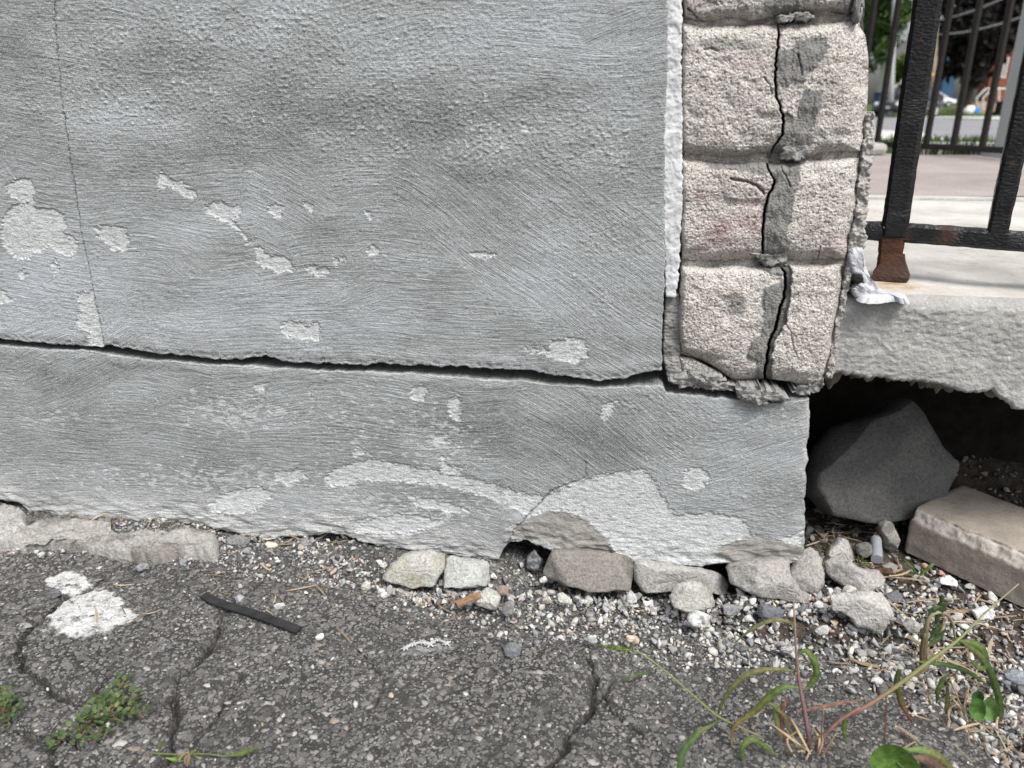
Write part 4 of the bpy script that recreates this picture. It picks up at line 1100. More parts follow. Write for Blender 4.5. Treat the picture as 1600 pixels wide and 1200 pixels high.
# ------------------------------------------------------------------ stones
CAM = np.array([0, 0, CAMH]); CU = np.array([0, SP, CP]); CF = np.array([0, CP, -SP])
def stone(name, poly, col, label, thick=.6, seed=1, chops=9, rough=.10, n=72, rings=11, floor_px=None, dd=0.0, flat=2.7, col2=None, cat="stone", group=None, Y=None, mat=None, parent=None, keep=(.55, .85)):
    rg = np.random.default_rng(seed)
    P = resample(PX(poly), n); c = P.mean(0)
    m_ = min(np.ptp(P[:, 0]), np.ptp(P[:, 1])); P = P + min(2.2, .035 * m_) * np.stack([fbm2(P[:, 0] / (.28 * m_), P[:, 1] / (.28 * m_), 3, seed, .5), fbm2(P[:, 0] / (.28 * m_) + 20, P[:, 1] / (.28 * m_), 3, seed, .5)], -1)
    w_px = min(np.ptp(P[:, 0]), np.ptp(P[:, 1]))
    bx, by = P[:, 0].mean(), P[:, 1].max()
    g = on_ground(np.array(bx), np.array(by)) if Y is None else at_y(np.array(bx), np.array(by), Y)
    dep0 = (g - CAM) @ CF; sc = dep0 / FPX
    T = thick * .5 * w_px * sc
    depc = dep0 + T * .45 + dd
    sc = depc / FPX
    # rings from the front centre to the outline, then to the back
    sl = 1 - (1 - np.linspace(0, 1, rings)) ** 1.5
    sl = np.concatenate([sl, sl[::-1][1:]]); sg = np.concatenate([np.ones(rings), -np.ones(rings - 1)])
    zl = sg * (1 - sl ** flat) ** (1 / flat)
    V = []
    for s_, z_ in zip(sl, zl * T):
        Q = c + (P - c) * max(s_, 1e-4)
        # front is toward the camera
        V.append(CAM + CF * (depc - z_) + np.stack([(Q[:, 0] - 800) / FPX * depc, 0 * Q[:, 0], 0 * Q[:, 0]], -1) + CU * (-(Q[:, 1] - 600) / FPX * depc)[:, None])
    V = np.vstack(V); nr = len(sl)
    ctr = V.mean(0); size = np.linalg.norm(V - ctr, axis=1).max()
    inner = np.repeat(np.abs(zl), n)
    nface = max(3, chops - 1)
    for i in range(nface):
        d = -CF * rg.uniform(.45, 1.0) + np.array([0, 0, .25]) + rg.normal(0, .55, 3); d /= np.linalg.norm(d)
        pr = (V - ctr) @ d; lim = pr.max() * rg.uniform(*keep)
        V = V - np.maximum(0, pr - lim)[:, None] * d * .97 * (.12 + .88 * np.minimum(1, inner * 3))[:, None]
    for i in range(5):
        d = rg.normal(0, 1, 3); d /= np.linalg.norm(d); pr = (V - ctr) @ d; lim = pr.max() * rg.uniform(.86, .97)
        V = V - np.maximum(0, pr - lim)[:, None] * d * .9
    D = V - ctr; Dn = D / (np.linalg.norm(D, axis=1)[:, None] + 1e-9)
    s0 = size * .55
    amp = rough * size * (pn3(V / s0, seed) * .8 + (.5 - 1.6 * np.abs(pn3(V / (s0 * .42), seed + 1))) * .6 + (.3 - np.abs(pn3(V / (s0 * .18), seed + 2))) * .55 + pn3(V / (s0 * .08), seed + 3) * .28)
    V = V + Dn * (amp * (1 - .7 * inner))[:, None] - CF * (amp * .8 * inner)[:, None]
    C = np.array(col) * (1 + .12 * pn3(V / s0, seed + 5))[:, None] * np.ones((1, 3))
    if col2 is not None:
        m = sstep(-.15, .35, pn3(V / (s0 * .8), seed + 9))[:, None]; C = C * (1 - m) + np.array(col2) * m
    F = [grid_faces(nr, n, wrap=True)[:, ::-1], np.arange(n)[None], ((nr - 1) * n + np.arange(n))[None, ::-1]]
    o = build(name, V, F, mat or M['rock'], parent, cols=np.clip(C, 0, 1))
    if label: tag(o, label, cat, group)
    return o

GR, DK, WH, BR_, BL = (.36, .355, .34), (.12, .12, .125), (.58, .57, .55), (.24, .215, .185), (.17, .18, .20)
stone("flat_stone", "598,898 612,880 639,863 668,860 698,868 697,881 679,915 647,917 601,906", (.40, .395, .365), "flat pale stone with greenish lichen, left one of the split pair under the wall", .9, 601, 6, .03, flat=3.4, col2=(.33, .32, .26))
stone("flat_stone", "699,869 736,874 764,880 767,912 735,917 691,917 693,895", (.40, .41, .39), "light grey squarish stone right of the lichened stone under the wall", .9, 602, 5, .03, flat=3.6)
stone("brick_stone", "844,892 850,872 862,859 898,858 940,862 982,867 992,877 985,919 955,922 919,921 865,909 845,903", (.235, .22, .198), "brownish grey brick-shaped stone wedged beneath the painted footing", .9, 603, 6, .03, flat=3.6)
stone("brick_stone", "990,874 1015,876 1042,880 1075,884 1105,889 1128,898 1142,914 1138,930 1080,928 1000,924 989,904", (.38, .375, .355), "long pale stone beneath the footing, partly behind the small pointed stone", .8, 604, 7, .035, flat=3.0, dd=.012)
stone("rough_stone", "1132,884 1177,874 1231,872 1234,900 1250,920 1272,932 1266,945 1225,938 1180,930 1141,912", (.335, .325, .305), "large rugged grey stone holding up the right end of the footing", .9, 605, 9, .06)
stone("rough_stone", "1231,903 1233,888 1242,872 1262,850 1276,862 1286,874 1287,910 1270,927 1248,922", (.345, .335, .315), "upright knobbly grey stone at the footing's lower right corner", .9, 606, 8, .06)
stone("pointed_stone", "1043,937 1050,924 1062,912 1084,906 1104,912 1115,924 1118,946 1098,953 1075,957 1048,948", (.40, .40, .365), "smooth pale triangular stone leaning on the long stone under the footing", .7, 607, 6, .025)
stone("marbled_pebble", "1072,967 1078,958 1090,954 1110,962 1109,974 1100,980 1078,977", (.56, .56, .54), "white and grey marbled pebble just below the triangular stone", .9, 608, 6, .05, col2=(.25, .26, .28), cat="pebble")
stone("rough_stone", "1288,868 1297,856 1313,838 1326,845 1336,866 1341,880 1322,880 1300,876", (.47, .46, .43), "whitish pointed stone standing behind the bent grey stone near the hollow", .8, 609, 8, .05, dd=.02)
stone("rough_stone", "1287,868 1300,860 1318,863 1330,880 1344,890 1373,893 1384,905 1378,915 1363,925 1327,923 1300,905 1289,888", (.38, .37, .35), "bent grey stone lying in front of the hollow, right of the footing", .7, 610, 7, .05)
stone("broken_slab", "1294,931 1325,927 1358,923 1378,928 1395,942 1398,960 1385,972 1378,996 1362,986 1337,980 1330,966 1312,956 1298,952", (.42, .41, .385), "broken pale slab lying flat in the gravel below the bent stone", .5, 611, 6, .04, flat=3.2)
stone("slate_chip", "1180,944 1196,944 1225,953 1222,972 1204,970 1186,963", (.15, .155, .17), "dark blue-grey slate chip below the footing's right end", .7, 612, 6, .04, cat="stone chip")
stone("grey_chip", "1127,946 1142,944 1161,948 1152,961 1136,963", (.24, .24, .245), "mid grey stone chip left of the dark slate chip", .7, 613, 6, .04, cat="stone chip")
stone("rough_stone", "368,826 374,815 384,812 400,818 399,832 390,840 378,840", (.42, .43, .43), "pale bluish stone leaning on the wall's foot above the black strip", .9, 614, 8, .05)
stone("slate_chip", "351,842 362,836 380,836 392,842 388,854 372,852 356,850", (.22, .22, .22), "flat dark grey chip lying under the pale bluish stone at the wall", .6, 615, 6, .04, cat="stone chip")
stone("pointed_stone", "741,938 752,925 765,914 776,922 783,934 775,952 756,950 744,946", (.46, .455, .42), "pale pyramid-shaped stone beside the orange wood splinter", .9, 616, 7, .05)
stone("round_pebble", "784,950 790,941 798,937 805,944 801,958 793,963 786,960", (.22, .22, .225), "rounded grey pebble right of the pyramid-shaped stone", .9, 617, 3, .02, cat="pebble")
stone("dark_stone", "785,1012 793,1004 804,1003 816,1012 812,1024 804,1029 790,1024", (.17, .175, .19), "blue-grey stone lying alone on the open asphalt", .8, 618, 8, .06)
stone("dark_stone", "822,884 824,868 834,858 848,874 847,886 838,892 826,891", (.10, .105, .11), "small blackish speckled stone in the notch under the footing", .9, 619, 8, .07, col2=(.26, .27, .28))
stone("grey_chip", "463,852 472,840 489,845 487,856 474,858", (.24, .245, .26), "grey angular stone at the wall's foot, in the gravel above the strip's right end", .8, 620, 7, .05, cat="stone chip")
stone("flat_pebble", "774,917 786,914 796,917 793,931 780,930", (.30, .235, .20), "flat brown pebble behind the pyramid-shaped stone", .6, 621, 3, .02, cat="pebble")
stone("round_pebble", "1368,815 1380,811 1391,814 1404,843 1399,860 1390,863 1382,856 1378,838", (.36, .35, .32), "longish whitish pebble wedged between the brick paver and the dark slate", .9, 622, 4, .03, cat="pebble", col2=(.22, .21, .19))
stone("round_pebble", "1338,852 1348,846 1360,848 1362,866 1350,872 1341,866", (.20, .195, .185), "dull grey pebble left of the small plastic tube", .9, 623, 4, .03, cat="pebble")
stone("grey_chip", "1378,884 1392,878 1404,884 1398,896 1384,898", (.24, .235, .225), "grey chip beside the seedling near the paver", .8, 624, 6, .05, cat="stone chip")
stone("white_pebble", "1467,905 1482,898 1497,908 1494,918 1478,914 1468,912", (.66, .66, .65), "bright white pebble under the paver's lower edge", .8, 625, 6, .05, cat="pebble")
stone("white_pebble", "1518,954 1540,946 1556,954 1550,968 1526,968", (.64, .64, .64), "white stone half hidden by straw near the photo's right edge", .7, 626, 6, .05, cat="pebble")
stone("slate_chip", "1568,1050 1585,1044 1606,1052 1610,1068 1588,1070 1572,1062", (.25, .27, .30), "bluish slate chip at the right edge below the paver", .7, 627, 6, .05, cat="stone chip")
stone("grey_chip", "1410,975 1425,966 1438,975 1434,988 1418,988", (.33, .32, .30), "rounded grey chip left of the bent weed stem", .9, 628, 5, .04, cat="stone chip")
stone("slate_chip", "1384,930 1402,922 1410,934 1404,942 1390,940", (.15, .15, .16), "dark chip between the broken slab and the dry straw", .8, 629, 6, .05, cat="stone chip")
stone("dark_stone", "74,928 82,920 93,921 95,930 84,936 75,934", (.15, .15, .16), "dark pebble on the upper white paint splash", .9, 630, 5, .05, cat="pebble")
stone("round_pebble", "211,886 222,878 233,882 232,892 220,895", (.30, .30, .31), "grey marbled pebble below the mossy ledge", .9, 631, 4, .04, cat="pebble", col2=(.18, .18, .19))
stone("round_pebble", "366,934 374,928 382,933 380,941 370,942", (.33, .34, .36), "bluish pebble above the left end of the black strip", .9, 632, 4, .04, cat="pebble")
for i, (x, y, r_, c_) in enumerate([(274, 832, 7, (.62, .58, .52)), (424, 852, 9, (.60, .52, .44)), (437, 947, 8, (.55, .54, .51)), (500, 995, 7, (.64, .64, .62)), (572, 916, 9, (.52, .51, .46)),
                                     (986, 934, 11, (.45, .46, .46)), (880, 935, 11, (.50, .49, .45)), (985, 998, 8, (.62, .47, .38)), (1230, 1015, 10, (.40, .40, .385)), (1285, 985, 11, (.42, .42, .40)),
                                     (850, 905, 8, (.6, .59, .56)), (600, 930, 7, (.55, .55, .53)), (925, 1000, 9, (.40, .42, .40))]):
    a_ = np.linspace(0, 2 * math.pi, 9)[:-1]; rr_ = r_ * (1 + .22 * np.sin(a_ * 2 + i) + .1 * np.cos(3 * a_ + i))
    poly = " ".join("%.1f,%.1f" % (x + a * math.cos(t), y + .8 * a * math.sin(t)) for a, t in zip(rr_, a_))
    stone("loose_pebble", poly, c_, ["cream pebble on the mossy ledge by the wall", "tan pebble at the wall right of the bluish stone", "whitish pebble right of the black strip", "small white pebble on asphalt near the strip's end",
          "greyish pebble left of the lichened flat stone", "oval speckled pebble below the long pale stone", "angular cream pebble below the brownish brick stone", "round salmon-coloured pebble in the gravel below the footing",
          "grey pebble behind the tall red weed stem", "grey pebble right of the red weed stem's tip", "white pebble beside the blackish stone in the notch", "white pebble below the lichened flat stone", "greenish grey pebble at the gravel's lower edge"][i], .9, 640 + i, 5, .05, n=36, rings=7, cat="pebble")

# slate boulder in the hollow: wide flat face, chipped rim
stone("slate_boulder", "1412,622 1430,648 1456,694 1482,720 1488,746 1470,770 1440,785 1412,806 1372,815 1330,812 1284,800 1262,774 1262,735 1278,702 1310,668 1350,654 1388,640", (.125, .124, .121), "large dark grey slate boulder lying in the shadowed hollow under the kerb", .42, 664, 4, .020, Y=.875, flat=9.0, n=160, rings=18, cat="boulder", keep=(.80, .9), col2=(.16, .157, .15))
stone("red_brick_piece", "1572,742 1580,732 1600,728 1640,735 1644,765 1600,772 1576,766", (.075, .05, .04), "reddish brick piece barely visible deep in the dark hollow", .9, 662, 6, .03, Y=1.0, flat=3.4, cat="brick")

# brick paver: a concrete bar with a spalled upper edge, half pulled out of the hollow
k_ = NT("worn_paver"); p_ = k_.geo(); sp_ = k_.attr("spall")
c_ = k_.mix(k_.rmp(k_.noise(p_, 22, 4, .6), .3, .7), (.285, .252, .215), (.405, .36, .312))
c_ = k_.mix(k_.rmp(k_.noise(p_, 420, 3, .6), .58, .7, 0, .55), c_, (.11, .095, .08)); c_ = k_.mix(k_.rmp(k_.noise(p_, 350, 2, .6), .63, .7, 0, .7), c_, (.50, .46, .42))
c_ = k_.mix(sp_, c_, k_.mix(k_.noise(p_, 160, 4, .65), (.31, .285, .255), (.58, .545, .50)))
M['paver'] = k_.done(c_, .93, k_.bump(k_.noise(p_, 300, 5, .65), .6, .002), .2)
A0, A1 = on_ground(1405, 855), on_ground(1600, 950)
ex = (A1 - A0); ex[2] = 0; ex /= np.linalg.norm(ex); ey_ = np.array([-ex[1], ex[0], 0])
if ey_[1] < 0: ey_ = -ey_
LEN, WID, HEI = .235, .125, .060
ns, nc_ = 150, 120
ss = np.linspace(0, 1, ns)
prof = []                                                  # cross-section: bottom front, up, chamfer, top, back
per = [(0, 0), (0, HEI - .012), (.004, HEI - .002), (.012, HEI), (WID - .006, HEI), (WID, HEI - .006), (WID, 0)]
per = resample(np.array(per, float), nc_, False)
S_, Q_ = np.meshgrid(ss, np.arange(nc_), indexing='ij')
py_, pz_ = per[Q_, 0], per[Q_, 1]
nrm = np.where(pz_ < HEI - .013, -1.0, 0.0)
V3 = A0 + ex * (S_ * LEN)[..., None] + ey_ * py_[..., None] + np.array([0, 0, 1]) * (pz_ - .002)[..., None]
ee = np.exp(-(((py_ - .002) ** 2 + (pz_ - (HEI - .006)) ** 2) / .0085 ** 2))
sp_n = fbm2(S_ * LEN / .02, Q_ / 14, 4, 670, .6)
spall = sstep(.25, .55, ee * (1 + .6 * sp_n))
cen = A0 + ex * (np.clip(S_, .12, .9) * LEN)[..., None] + ey_ * (WID / 2) + np.array([0, 0, HEI / 2 - .002])
dirv = V3 - cen; dn = dirv / np.linalg.norm(dirv, axis=-1)[..., None]
endr = np.clip(np.minimum(S_, 1 - S_) * LEN / .012, 0, 1)
V3 = V3 - dn * (.0035 * spall * (1 + .8 * fbm2(S_ * LEN / .016, Q_ / 10, 4, 671)))[..., None] + dn * (.0008 * fbm2(S_ * LEN / .02, Q_ / 9, 4, 672) + .0002 * pn2(S_ * LEN / .003, Q_ / 2.2, 673))[..., None]
V3 = cen + (V3 - cen) * 1.0 - dirv * (.22 * (1 - np.sqrt(1 - (1 - endr) ** 2)))[..., None]
V3 += ex * (.012 * sstep(.12, 0, S_) * ((py_ / WID) - .4))[..., None] * 0
Vp = V3.reshape(-1, 3); Fp = [grid_faces(ns, nc_), np.arange(nc_)[None], (np.arange(nc_) + (ns - 1) * nc_)[None, ::-1]]
pv = build("paver_brick", Vp, Fp, M['paver'], attrs=dict(spall=spall))
bm = bmesh.new(); bm.from_mesh(pv.data); bmesh.ops.recalc_face_normals(bm, faces=list(bm.faces)); bm.to_mesh(pv.data); bm.free()
tag(pv, "brownish concrete paver with a chipped pale edge, slanting out of the hollow", "paver")

# old concrete ledge along the wall's left foot
def ledge(name, poly, H_, label, seed, col, col2):
    n, rings = 260, 30
    P = resample(chaikin(PX(poly), 1), n); c = P.mean(0)
    P = P + 3.0 * np.stack([fbm2(P[:, 0] / 22, P[:, 1] / 14, 4, seed), fbm2(P[:, 0] / 22 + 9, P[:, 1] / 14, 4, seed + 1)], -1)
    A = np.vstack([c + (P - c) * kx for kx in np.linspace(1, 0, rings + 1)[:-1]] + [c[None]])
    W = on_ground(A[:, 0], A[:, 1], H_ * .6)
    e = np.concatenate([np.full(n, i / rings) for i in range(rings)] + [np.ones(1)])
    d = e * np.maximum(1e-4, np.concatenate([np.linalg.norm(W[:n] - W[-1], axis=1)] * rings + [np.array([.05])]))
    W[:, 2] += -H_ * .6 + H_ * (1 - rnd(d, H_ * .6) / (H_ * .6)) * .75 + .006 * fbm2(W[:, 0] / .035, W[:, 1] / .025, 5, seed + 2, .7) * sstep(0, .2, e) + .004
    W[:n, 2] -= .014
    F = [grid_faces(rings, n, wrap=True)]; last = (rings - 1) * n
    F.append(np.stack([last + np.arange(n), last + (np.arange(n) + 1) % n, np.full(n, rings * n)], -1))
    m = sstep(-.1, .4, fbm2(W[:, 0] / .06, W[:, 1] / .05, 4, seed + 3))[:, None]
    o = build(name, W, F, M['rock'], cols=np.array(col) * (1 - m) + np.array(col2) * m)
    bm = bmesh.new(); bm.from_mesh(o.data); bmesh.ops.recalc_face_normals(bm, faces=list(bm.faces)); bm.to_mesh(o.data); bm.free()
    return tag(o, label, "ledge")
ledge("concrete_ledge", "-60,786 0,786 28,790 42,800 46,826 30,842 0,852 -60,860", .018, "smooth grey concrete lump against the wall at the photo's left edge", 680, (.37, .37, .355), (.29, .285, .27))
ledge("concrete_ledge", "0,848 20,832 48,822 80,812 120,806 165,805 178,814 163,834 207,834 260,838 300,834 341,832 346,846 336,860 300,862 268,868 240,872 211,872 169,862 107,850 60,852 30,858", .014, "worn brownish concrete ledge with moss along the wall's left foot", 684, (.33, .325, .305), (.215, .205, .185))

# ------------------------------------------------------------------ loose bits on the asphalt
strip = MB(); P = on_ground(np.array([318, 345, 400, 468]), np.array([931, 942, 962, 987]), .004)
P[:, 2] = [gsurf(a, b) + .0045 for a, b in P[:, :2]]
P = spline(P, 30)
strip.bar(P, .0105, .0024, np.array([.5, .85, 0]), bev=.0004)
ob = strip.build("rubber_strip", plain("black_rubber", (.022, .022, .024), .55, .45, 80, .5, .4, 220, .003), smooth=False)
tag(ob, "black flat rubber strip lying askew on the cracked asphalt", "strip")
# broken white plastic trim: small crosses in a row
wt = MB(); pts = PX("634,1018 646,1012 660,1008 672,1010 684,1004 698,1010"); rr = np.random.default_rng(3)
for i, (x, y) in enumerate(pts):
    o_ = on_ground(x, y); o_[2] = gsurf(o_[0], o_[1]) + .004
    L_ = [.0065, .005, .0045, .0055, .0045, .005][i] * rr.uniform(.7, 1.1)
    for a in rr.uniform(0, .6) + np.array([0, math.pi / 3, 2 * math.pi / 3]):
        dv = np.array([math.cos(a), math.sin(a) * .9, rr.uniform(-.1, .3)]); wt.tube([o_ - dv * L_, o_, o_ + dv * L_], [.0008, .0012, .0007], 6)
    if i: wt.tube([prev, o_], .0013, 6)
    prev = o_
ob = wt.build("plastic_trim", plain("white_plastic", (.42, .42, .425), .75, .35, 300, .3, .3), smooth=True)
tag(ob, "broken piece of white spiky plastic trim lying on the asphalt", "plastic trim")
sp = MB(); a_, b_ = on_ground(714, 945, .006), on_ground(750, 930, .012)
sp.bar(spline(np.stack([a_, (a_ + b_) / 2 + [0, 0, .001], b_]), 8), .0085, .005, np.array([.3, .9, .2]), bev=.001)
ob = sp.build("wood_splinter", plain("orange_wood", (.24, .155, .09), .8, .4, 120, .5), smooth=False); tag(ob, "orange-brown wood splinter tucked under the pyramid-shaped stone", "splinter")
tb = MB(); a_, b_ = on_ground(1370, 874, .004), on_ground(1370, 850, .006); tb.tube(np.stack([a_, b_ + [0, .004, .004]]), .0068, 14)
ob = tb.build("plastic_tube", plain("pale_plastic", (.33, .35, .385), .6, .15, 50, 0, .5), smooth=True, sharp=40); tag(ob, "small pale blue-grey plastic tube end among rubble before the hollow", "tube")
sp = MB(); a_, b_ = on_ground(1352, 898, .004), on_ground(1392, 893, .006)
sp.tube(spline(np.stack([a_, (a_ + b_) / 2 + [0, 0, .003], b_]), 26), [.0035 + .0009 * (i % 2) for i in range(26)], 8)
ob = sp.build("rusty_screw", plain("rust_brown", (.10, .055, .035), .8, .4, 150, .4), smooth=False); tag(ob, "ribbed rusty brown screw plug lying before the hollow", "screw")

# ------------------------------------------------------------------ gravel, chips, straw
def proto(rg, sub, chops, flatn=1.0):
    bm = bmesh.new(); bmesh.ops.create_icosphere(bm, subdivisions=sub, radius=1)
    V = np.array([v.co[:] for v in bm.verts]); F = np.array([[v.index for v in f.verts] for f in bm.faces]); bm.free()
    for _ in range(chops):
        d = rg.normal(0, 1, 3); d /= np.linalg.norm(d); pr = V @ d; lim = pr.max() * rg.uniform(.28, .72)
        V = V - np.maximum(0, pr - lim)[:, None] * d
    V += rg.normal(0, .05 if sub == 1 else .025, V.shape); V /= np.abs(V).max(0)
    return V, F
rg = np.random.default_rng(77)
P20 = [proto(rg, 1, 4) for _ in range(24)]
P80 = [proto(rg, 2, 12) for _ in range(16)]
def scatter(name, pos, size, cols, protos, mat, squash=(.35, .8), tilt=.5, sink=.25, elong=(.5, 1.0), k='stuff', smooth=False):
    n = len(pos); Vs, Fs, Cs = [], [], []; off = 0
    idx = rg.integers(0, len(protos), n)
    for pi, (PV, PF) in enumerate(protos):
        m = np.where(idx == pi)[0]
        if len(m) == 0: continue
        a = rg.uniform(0, 6.283, len(m)); tx, ty = rg.normal(0, tilt, (2, len(m)))
        s = size[m][:, None, None] * np.stack([np.ones(len(m)), rg.uniform(*elong, len(m)), rg.uniform(*squash, len(m))], -1)[:, None, :]
        L = PV[None] * s
        x, y, z = L[..., 0], L[..., 1], L[..., 2]
        y, z = y * np.cos(tx)[:, None] - z * np.sin(tx)[:, None], y * np.sin(tx)[:, None] + z * np.cos(tx)[:, None]
        x, z = x * np.cos(ty)[:, None] + z * np.sin(ty)[:, None], -x * np.sin(ty)[:, None] + z * np.cos(ty)[:, None]
        x, y = x * np.cos(a)[:, None] - y * np.sin(a)[:, None], x * np.sin(a)[:, None] + y * np.cos(a)[:, None]
        zmin = z.min(1, keepdims=True); hgt = z.max(1, keepdims=True) - zmin
        W = np.stack([x, y, z - zmin - hgt * sink], -1) + pos[m][:, None, :]
        Vs.append(W.reshape(-1, 3)); Fs.append((PF[None] + (off + np.arange(len(m)) * len(PV))[:, None, None]).reshape(-1, 3))
        Cs.append(np.repeat(cols[m], len(PV), 0)); off += len(m) * len(PV)
    return kind(build(name, np.vstack(Vs), [np.vstack(Fs)], mat, base=False, smooth=smooth, cols=np.vstack(Cs)), k)
def palette(n, w):
    base = np.array([(.54, .54, .52), (.44, .435, .42), (.33, .33, .32), (.20, .205, .215), (.13, .13, .135), (.46, .38, .31), (.42, .27, .20), (.50, .47, .40)])
    c = base[rg.choice(8, n, p=np.array(w) / sum(w))] * rg.uniform(.8, 1.15, (n, 1))
    return np.clip(c * (1 + rg.normal(0, .02, (n, 3))), .02, .8)
# density of the gravel in the photograph: a centre line with widths
GLN = PX("-40,855 40,860 120,850 200,845 330,852 440,860 540,870 620,900 720,925 830,930 950,955 1080,975 1200,985 1320,990 1430,985 1520,990 1620,1040")
GW = np.array([12, 12, 14, 22, 34, 40, 42, 36, 34, 52, 52, 52, 56, 70, 90, 110, 120])
def gravel_pts(n, grow=1.0):
    xy = np.stack([rg.uniform(-.72, .80, n), rg.uniform(.44, 1.0, n)], -1)
    zz_ = zg(xy[:, 0]); px, py = project(np.stack([xy[:, 0], xy[:, 1], zz_], -1))
    cy = np.interp(px, GLN[:, 0], GLN[:, 1]); w = np.interp(px, GLN[:, 0], GW) * grow
    dens = np.exp(-np.abs((py - cy) / w) ** 2.6) * np.clip(.85 + .8 * fbm2(xy[:, 0] / .05, xy[:, 1] / .04, 3, 700), .05, 1.2)
    dens = np.maximum(dens, .9 * ((px > 1405 + (py - 1047) * 1.15) & (py > 1000)) * (px > 1380))
    # keep stones from sitting inside the paver and the footing
    ok = (rg.uniform(0, 1, n) < dens)
    q = np.stack([xy[:, 0], xy[:, 1], zz_], -1)
    inside = (((q - A0) @ ex > -.002) & ((q - A0) @ ex < LEN) & ((q - A0) @ ey_ > -.001) & ((q - A0) @ ey_ < WID))
    dwall = (q - WO) @ WD
    uw = (q - WO) @ WU
    ok &= ~inside & ~((dwall > .012) & (uw < .29))
    q = q[ok]
    return q
def setz(q, extra=0.0):
    z = np.array([gsurf(a, b) for a, b in q[:, :2]]); ins = (q[:, 0] > .23) & (q[:, 1] > .67)
    zz2 = np.array([Z2[np.clip(np.searchsorted(ys2, b), 0, 109), np.clip(np.searchsorted(xs2, a), 0, 149)] for a, b in q[:, :2]])
    q = q.copy(); q[:, 2] = np.where(ins, np.maximum(zz2, z), z) + extra
    return q
q = setz(gravel_pts(42000)); n = len(q)
sz = np.clip(rg.lognormal(math.log(.0019), .42, n), .0010, .0060); sz *= 1 + .35 * sstep(.1, .5, q[:, 0])
scatter("fine_gravel", q, sz, palette(n, (22, 24, 20, 16, 12, 6, 1.5, 5)), P20, M['pebble'])
q2 = gravel_pts(5200, 1.0); pxx, pyy = project(q2); q2 = q2[(pxx > 1100) & (pxx < 1470) & (pyy > 925)]
q3 = on_ground(rg.uniform(590, 1300, 420), rg.normal(0, 7, 420) + 0); xx_ = rg.uniform(590, 1400, 700); q3 = on_ground(xx_, np.interp(xx_, [590, 700, 850, 1000, 1150, 1280, 1400], [917, 920, 918, 927, 940, 938, 925]) + rg.normal(0, 7, 700))
q = setz(np.vstack([gravel_pts(6500), q2, q3])); n = len(q); q[:, 2] += .0015
sz = np.clip(rg.lognormal(math.log(.0034), .34, n), .0022, .0085); sz *= 1 + .25 * sstep(.1, .5, q[:, 0])
scatter("coarse_gravel", q, sz, palette(n, (19, 26, 26, 22, 12, 5, 1, 5)), P80, M['pebble'], (.5, .9), .5, .12)
n = 900; q = np.stack([rg.uniform(.34, .80, n), rg.uniform(.86, 1.08, n), np.zeros(n)], -1); ins_ = ((q - A0) @ ex > -.01) & ((q - A0) @ ey_ > -.004) & ((q - A0) @ ey_ < WID + .004); q = setz(q[~ins_]); n = len(q)
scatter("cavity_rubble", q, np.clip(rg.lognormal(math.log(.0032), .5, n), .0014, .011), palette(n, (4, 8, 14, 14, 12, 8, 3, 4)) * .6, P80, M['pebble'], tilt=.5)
# stray grit over the pavement
n = 700; q = np.stack([rg.uniform(-.66, .62, n), rg.uniform(.44, .82, n), np.zeros(n)], -1); q = setz(q)
scatter("stray_grit", q, np.clip(rg.lognormal(math.log(.0014), .4, n), .0007, .0035), palette(n, (24, 20, 16, 12, 8, 6, 2, 6)), P20, M['pebble'], tilt=.4)
# aggregate standing out of the asphalt
def asph_pts(n):
    q = np.stack([rg.uniform(-.70, .62, n), rg.uniform(.42, .86, n), np.zeros(n)], -1)
    i = np.clip(np.searchsorted(ys, q[:, 1]), 0, len(ys) - 1); j = np.clip(np.searchsorted(xs, q[:, 0]), 0, len(xs) - 1)
    den = np.clip(.62 + .8 * fbm2(q[:, 0] / .09, q[:, 1] / .07, 3, 710), .12, 1) * (1 - .9 * crackm[i, j]) * (1 - .93 * paint[i, j])
    q = q[rg.uniform(0, 1, n) < den]; return setz(q)
def chipcol(n):
    base = np.array([(.125, .124, .121), (.16, .155, .148), (.22, .215, .205), (.29, .28, .265), (.25, .205, .165), (.42, .41, .39)])
    return np.clip(.92 * base[rg.choice(6, n, p=[.24, .28, .25, .14, .06, .03])] * rg.uniform(.75, 1.2, (n, 1)), .02, .7)
q = asph_pts(17000); n = len(q)
scatter("asphalt_aggregate", q, np.clip(rg.lognormal(math.log(.0021), .38, n), .0009, .0052), chipcol(n), P20, M['chip'], (.3, .55), .12, .62, (.55, 1.0))
q = asph_pts(3600); n = len(q)
scatter("asphalt_stones", q, np.clip(rg.lognormal(math.log(.0041), .28, n), .0026, .0078), chipcol(n), P80, M['chip'], (.22, .4), .08, .70, (.6, 1.0))

def straws(name, pts, lens, wid, cols, flat=True):
    V, F, C = [], [], []
    for p, L_ in zip(pts, lens):
        a = rg.uniform(0, 6.283); d = np.array([math.cos(a), math.sin(a), rg.normal(0, .12)]); s = np.array([-d[1], d[0], rg.normal(0, .4)]); s /= np.linalg.norm(s)
        up = np.cross(d, s); w = wid * rg.uniform(.5, 1.5); cv = rg.normal(0, .25)
        o = len(V); m = 5
        for t in np.linspace(-.5, .5, m):
            ctr = p + d * L_ * t + s * cv * L_ * (t * t - .08) + up * .0003
            ww = w * (1 - .5 * abs(2 * t) ** 3)
            V += [ctr - s * ww, ctr + up * w * .5, ctr + s * ww]
        for i in range(m - 1):
            b = o + i * 3; F += [(b, b + 1, b + 4, b + 3), (b + 1, b + 2, b + 5, b + 4)]
        c = np.array(cols[rg.integers(len(cols))]) * rg.uniform(.7, 1.2); C += [c] * (3 * m)
    return kind(build(name, np.array(V), [np.array(F)], M['straw'], base=False, cols=np.array(C)), "stuff")
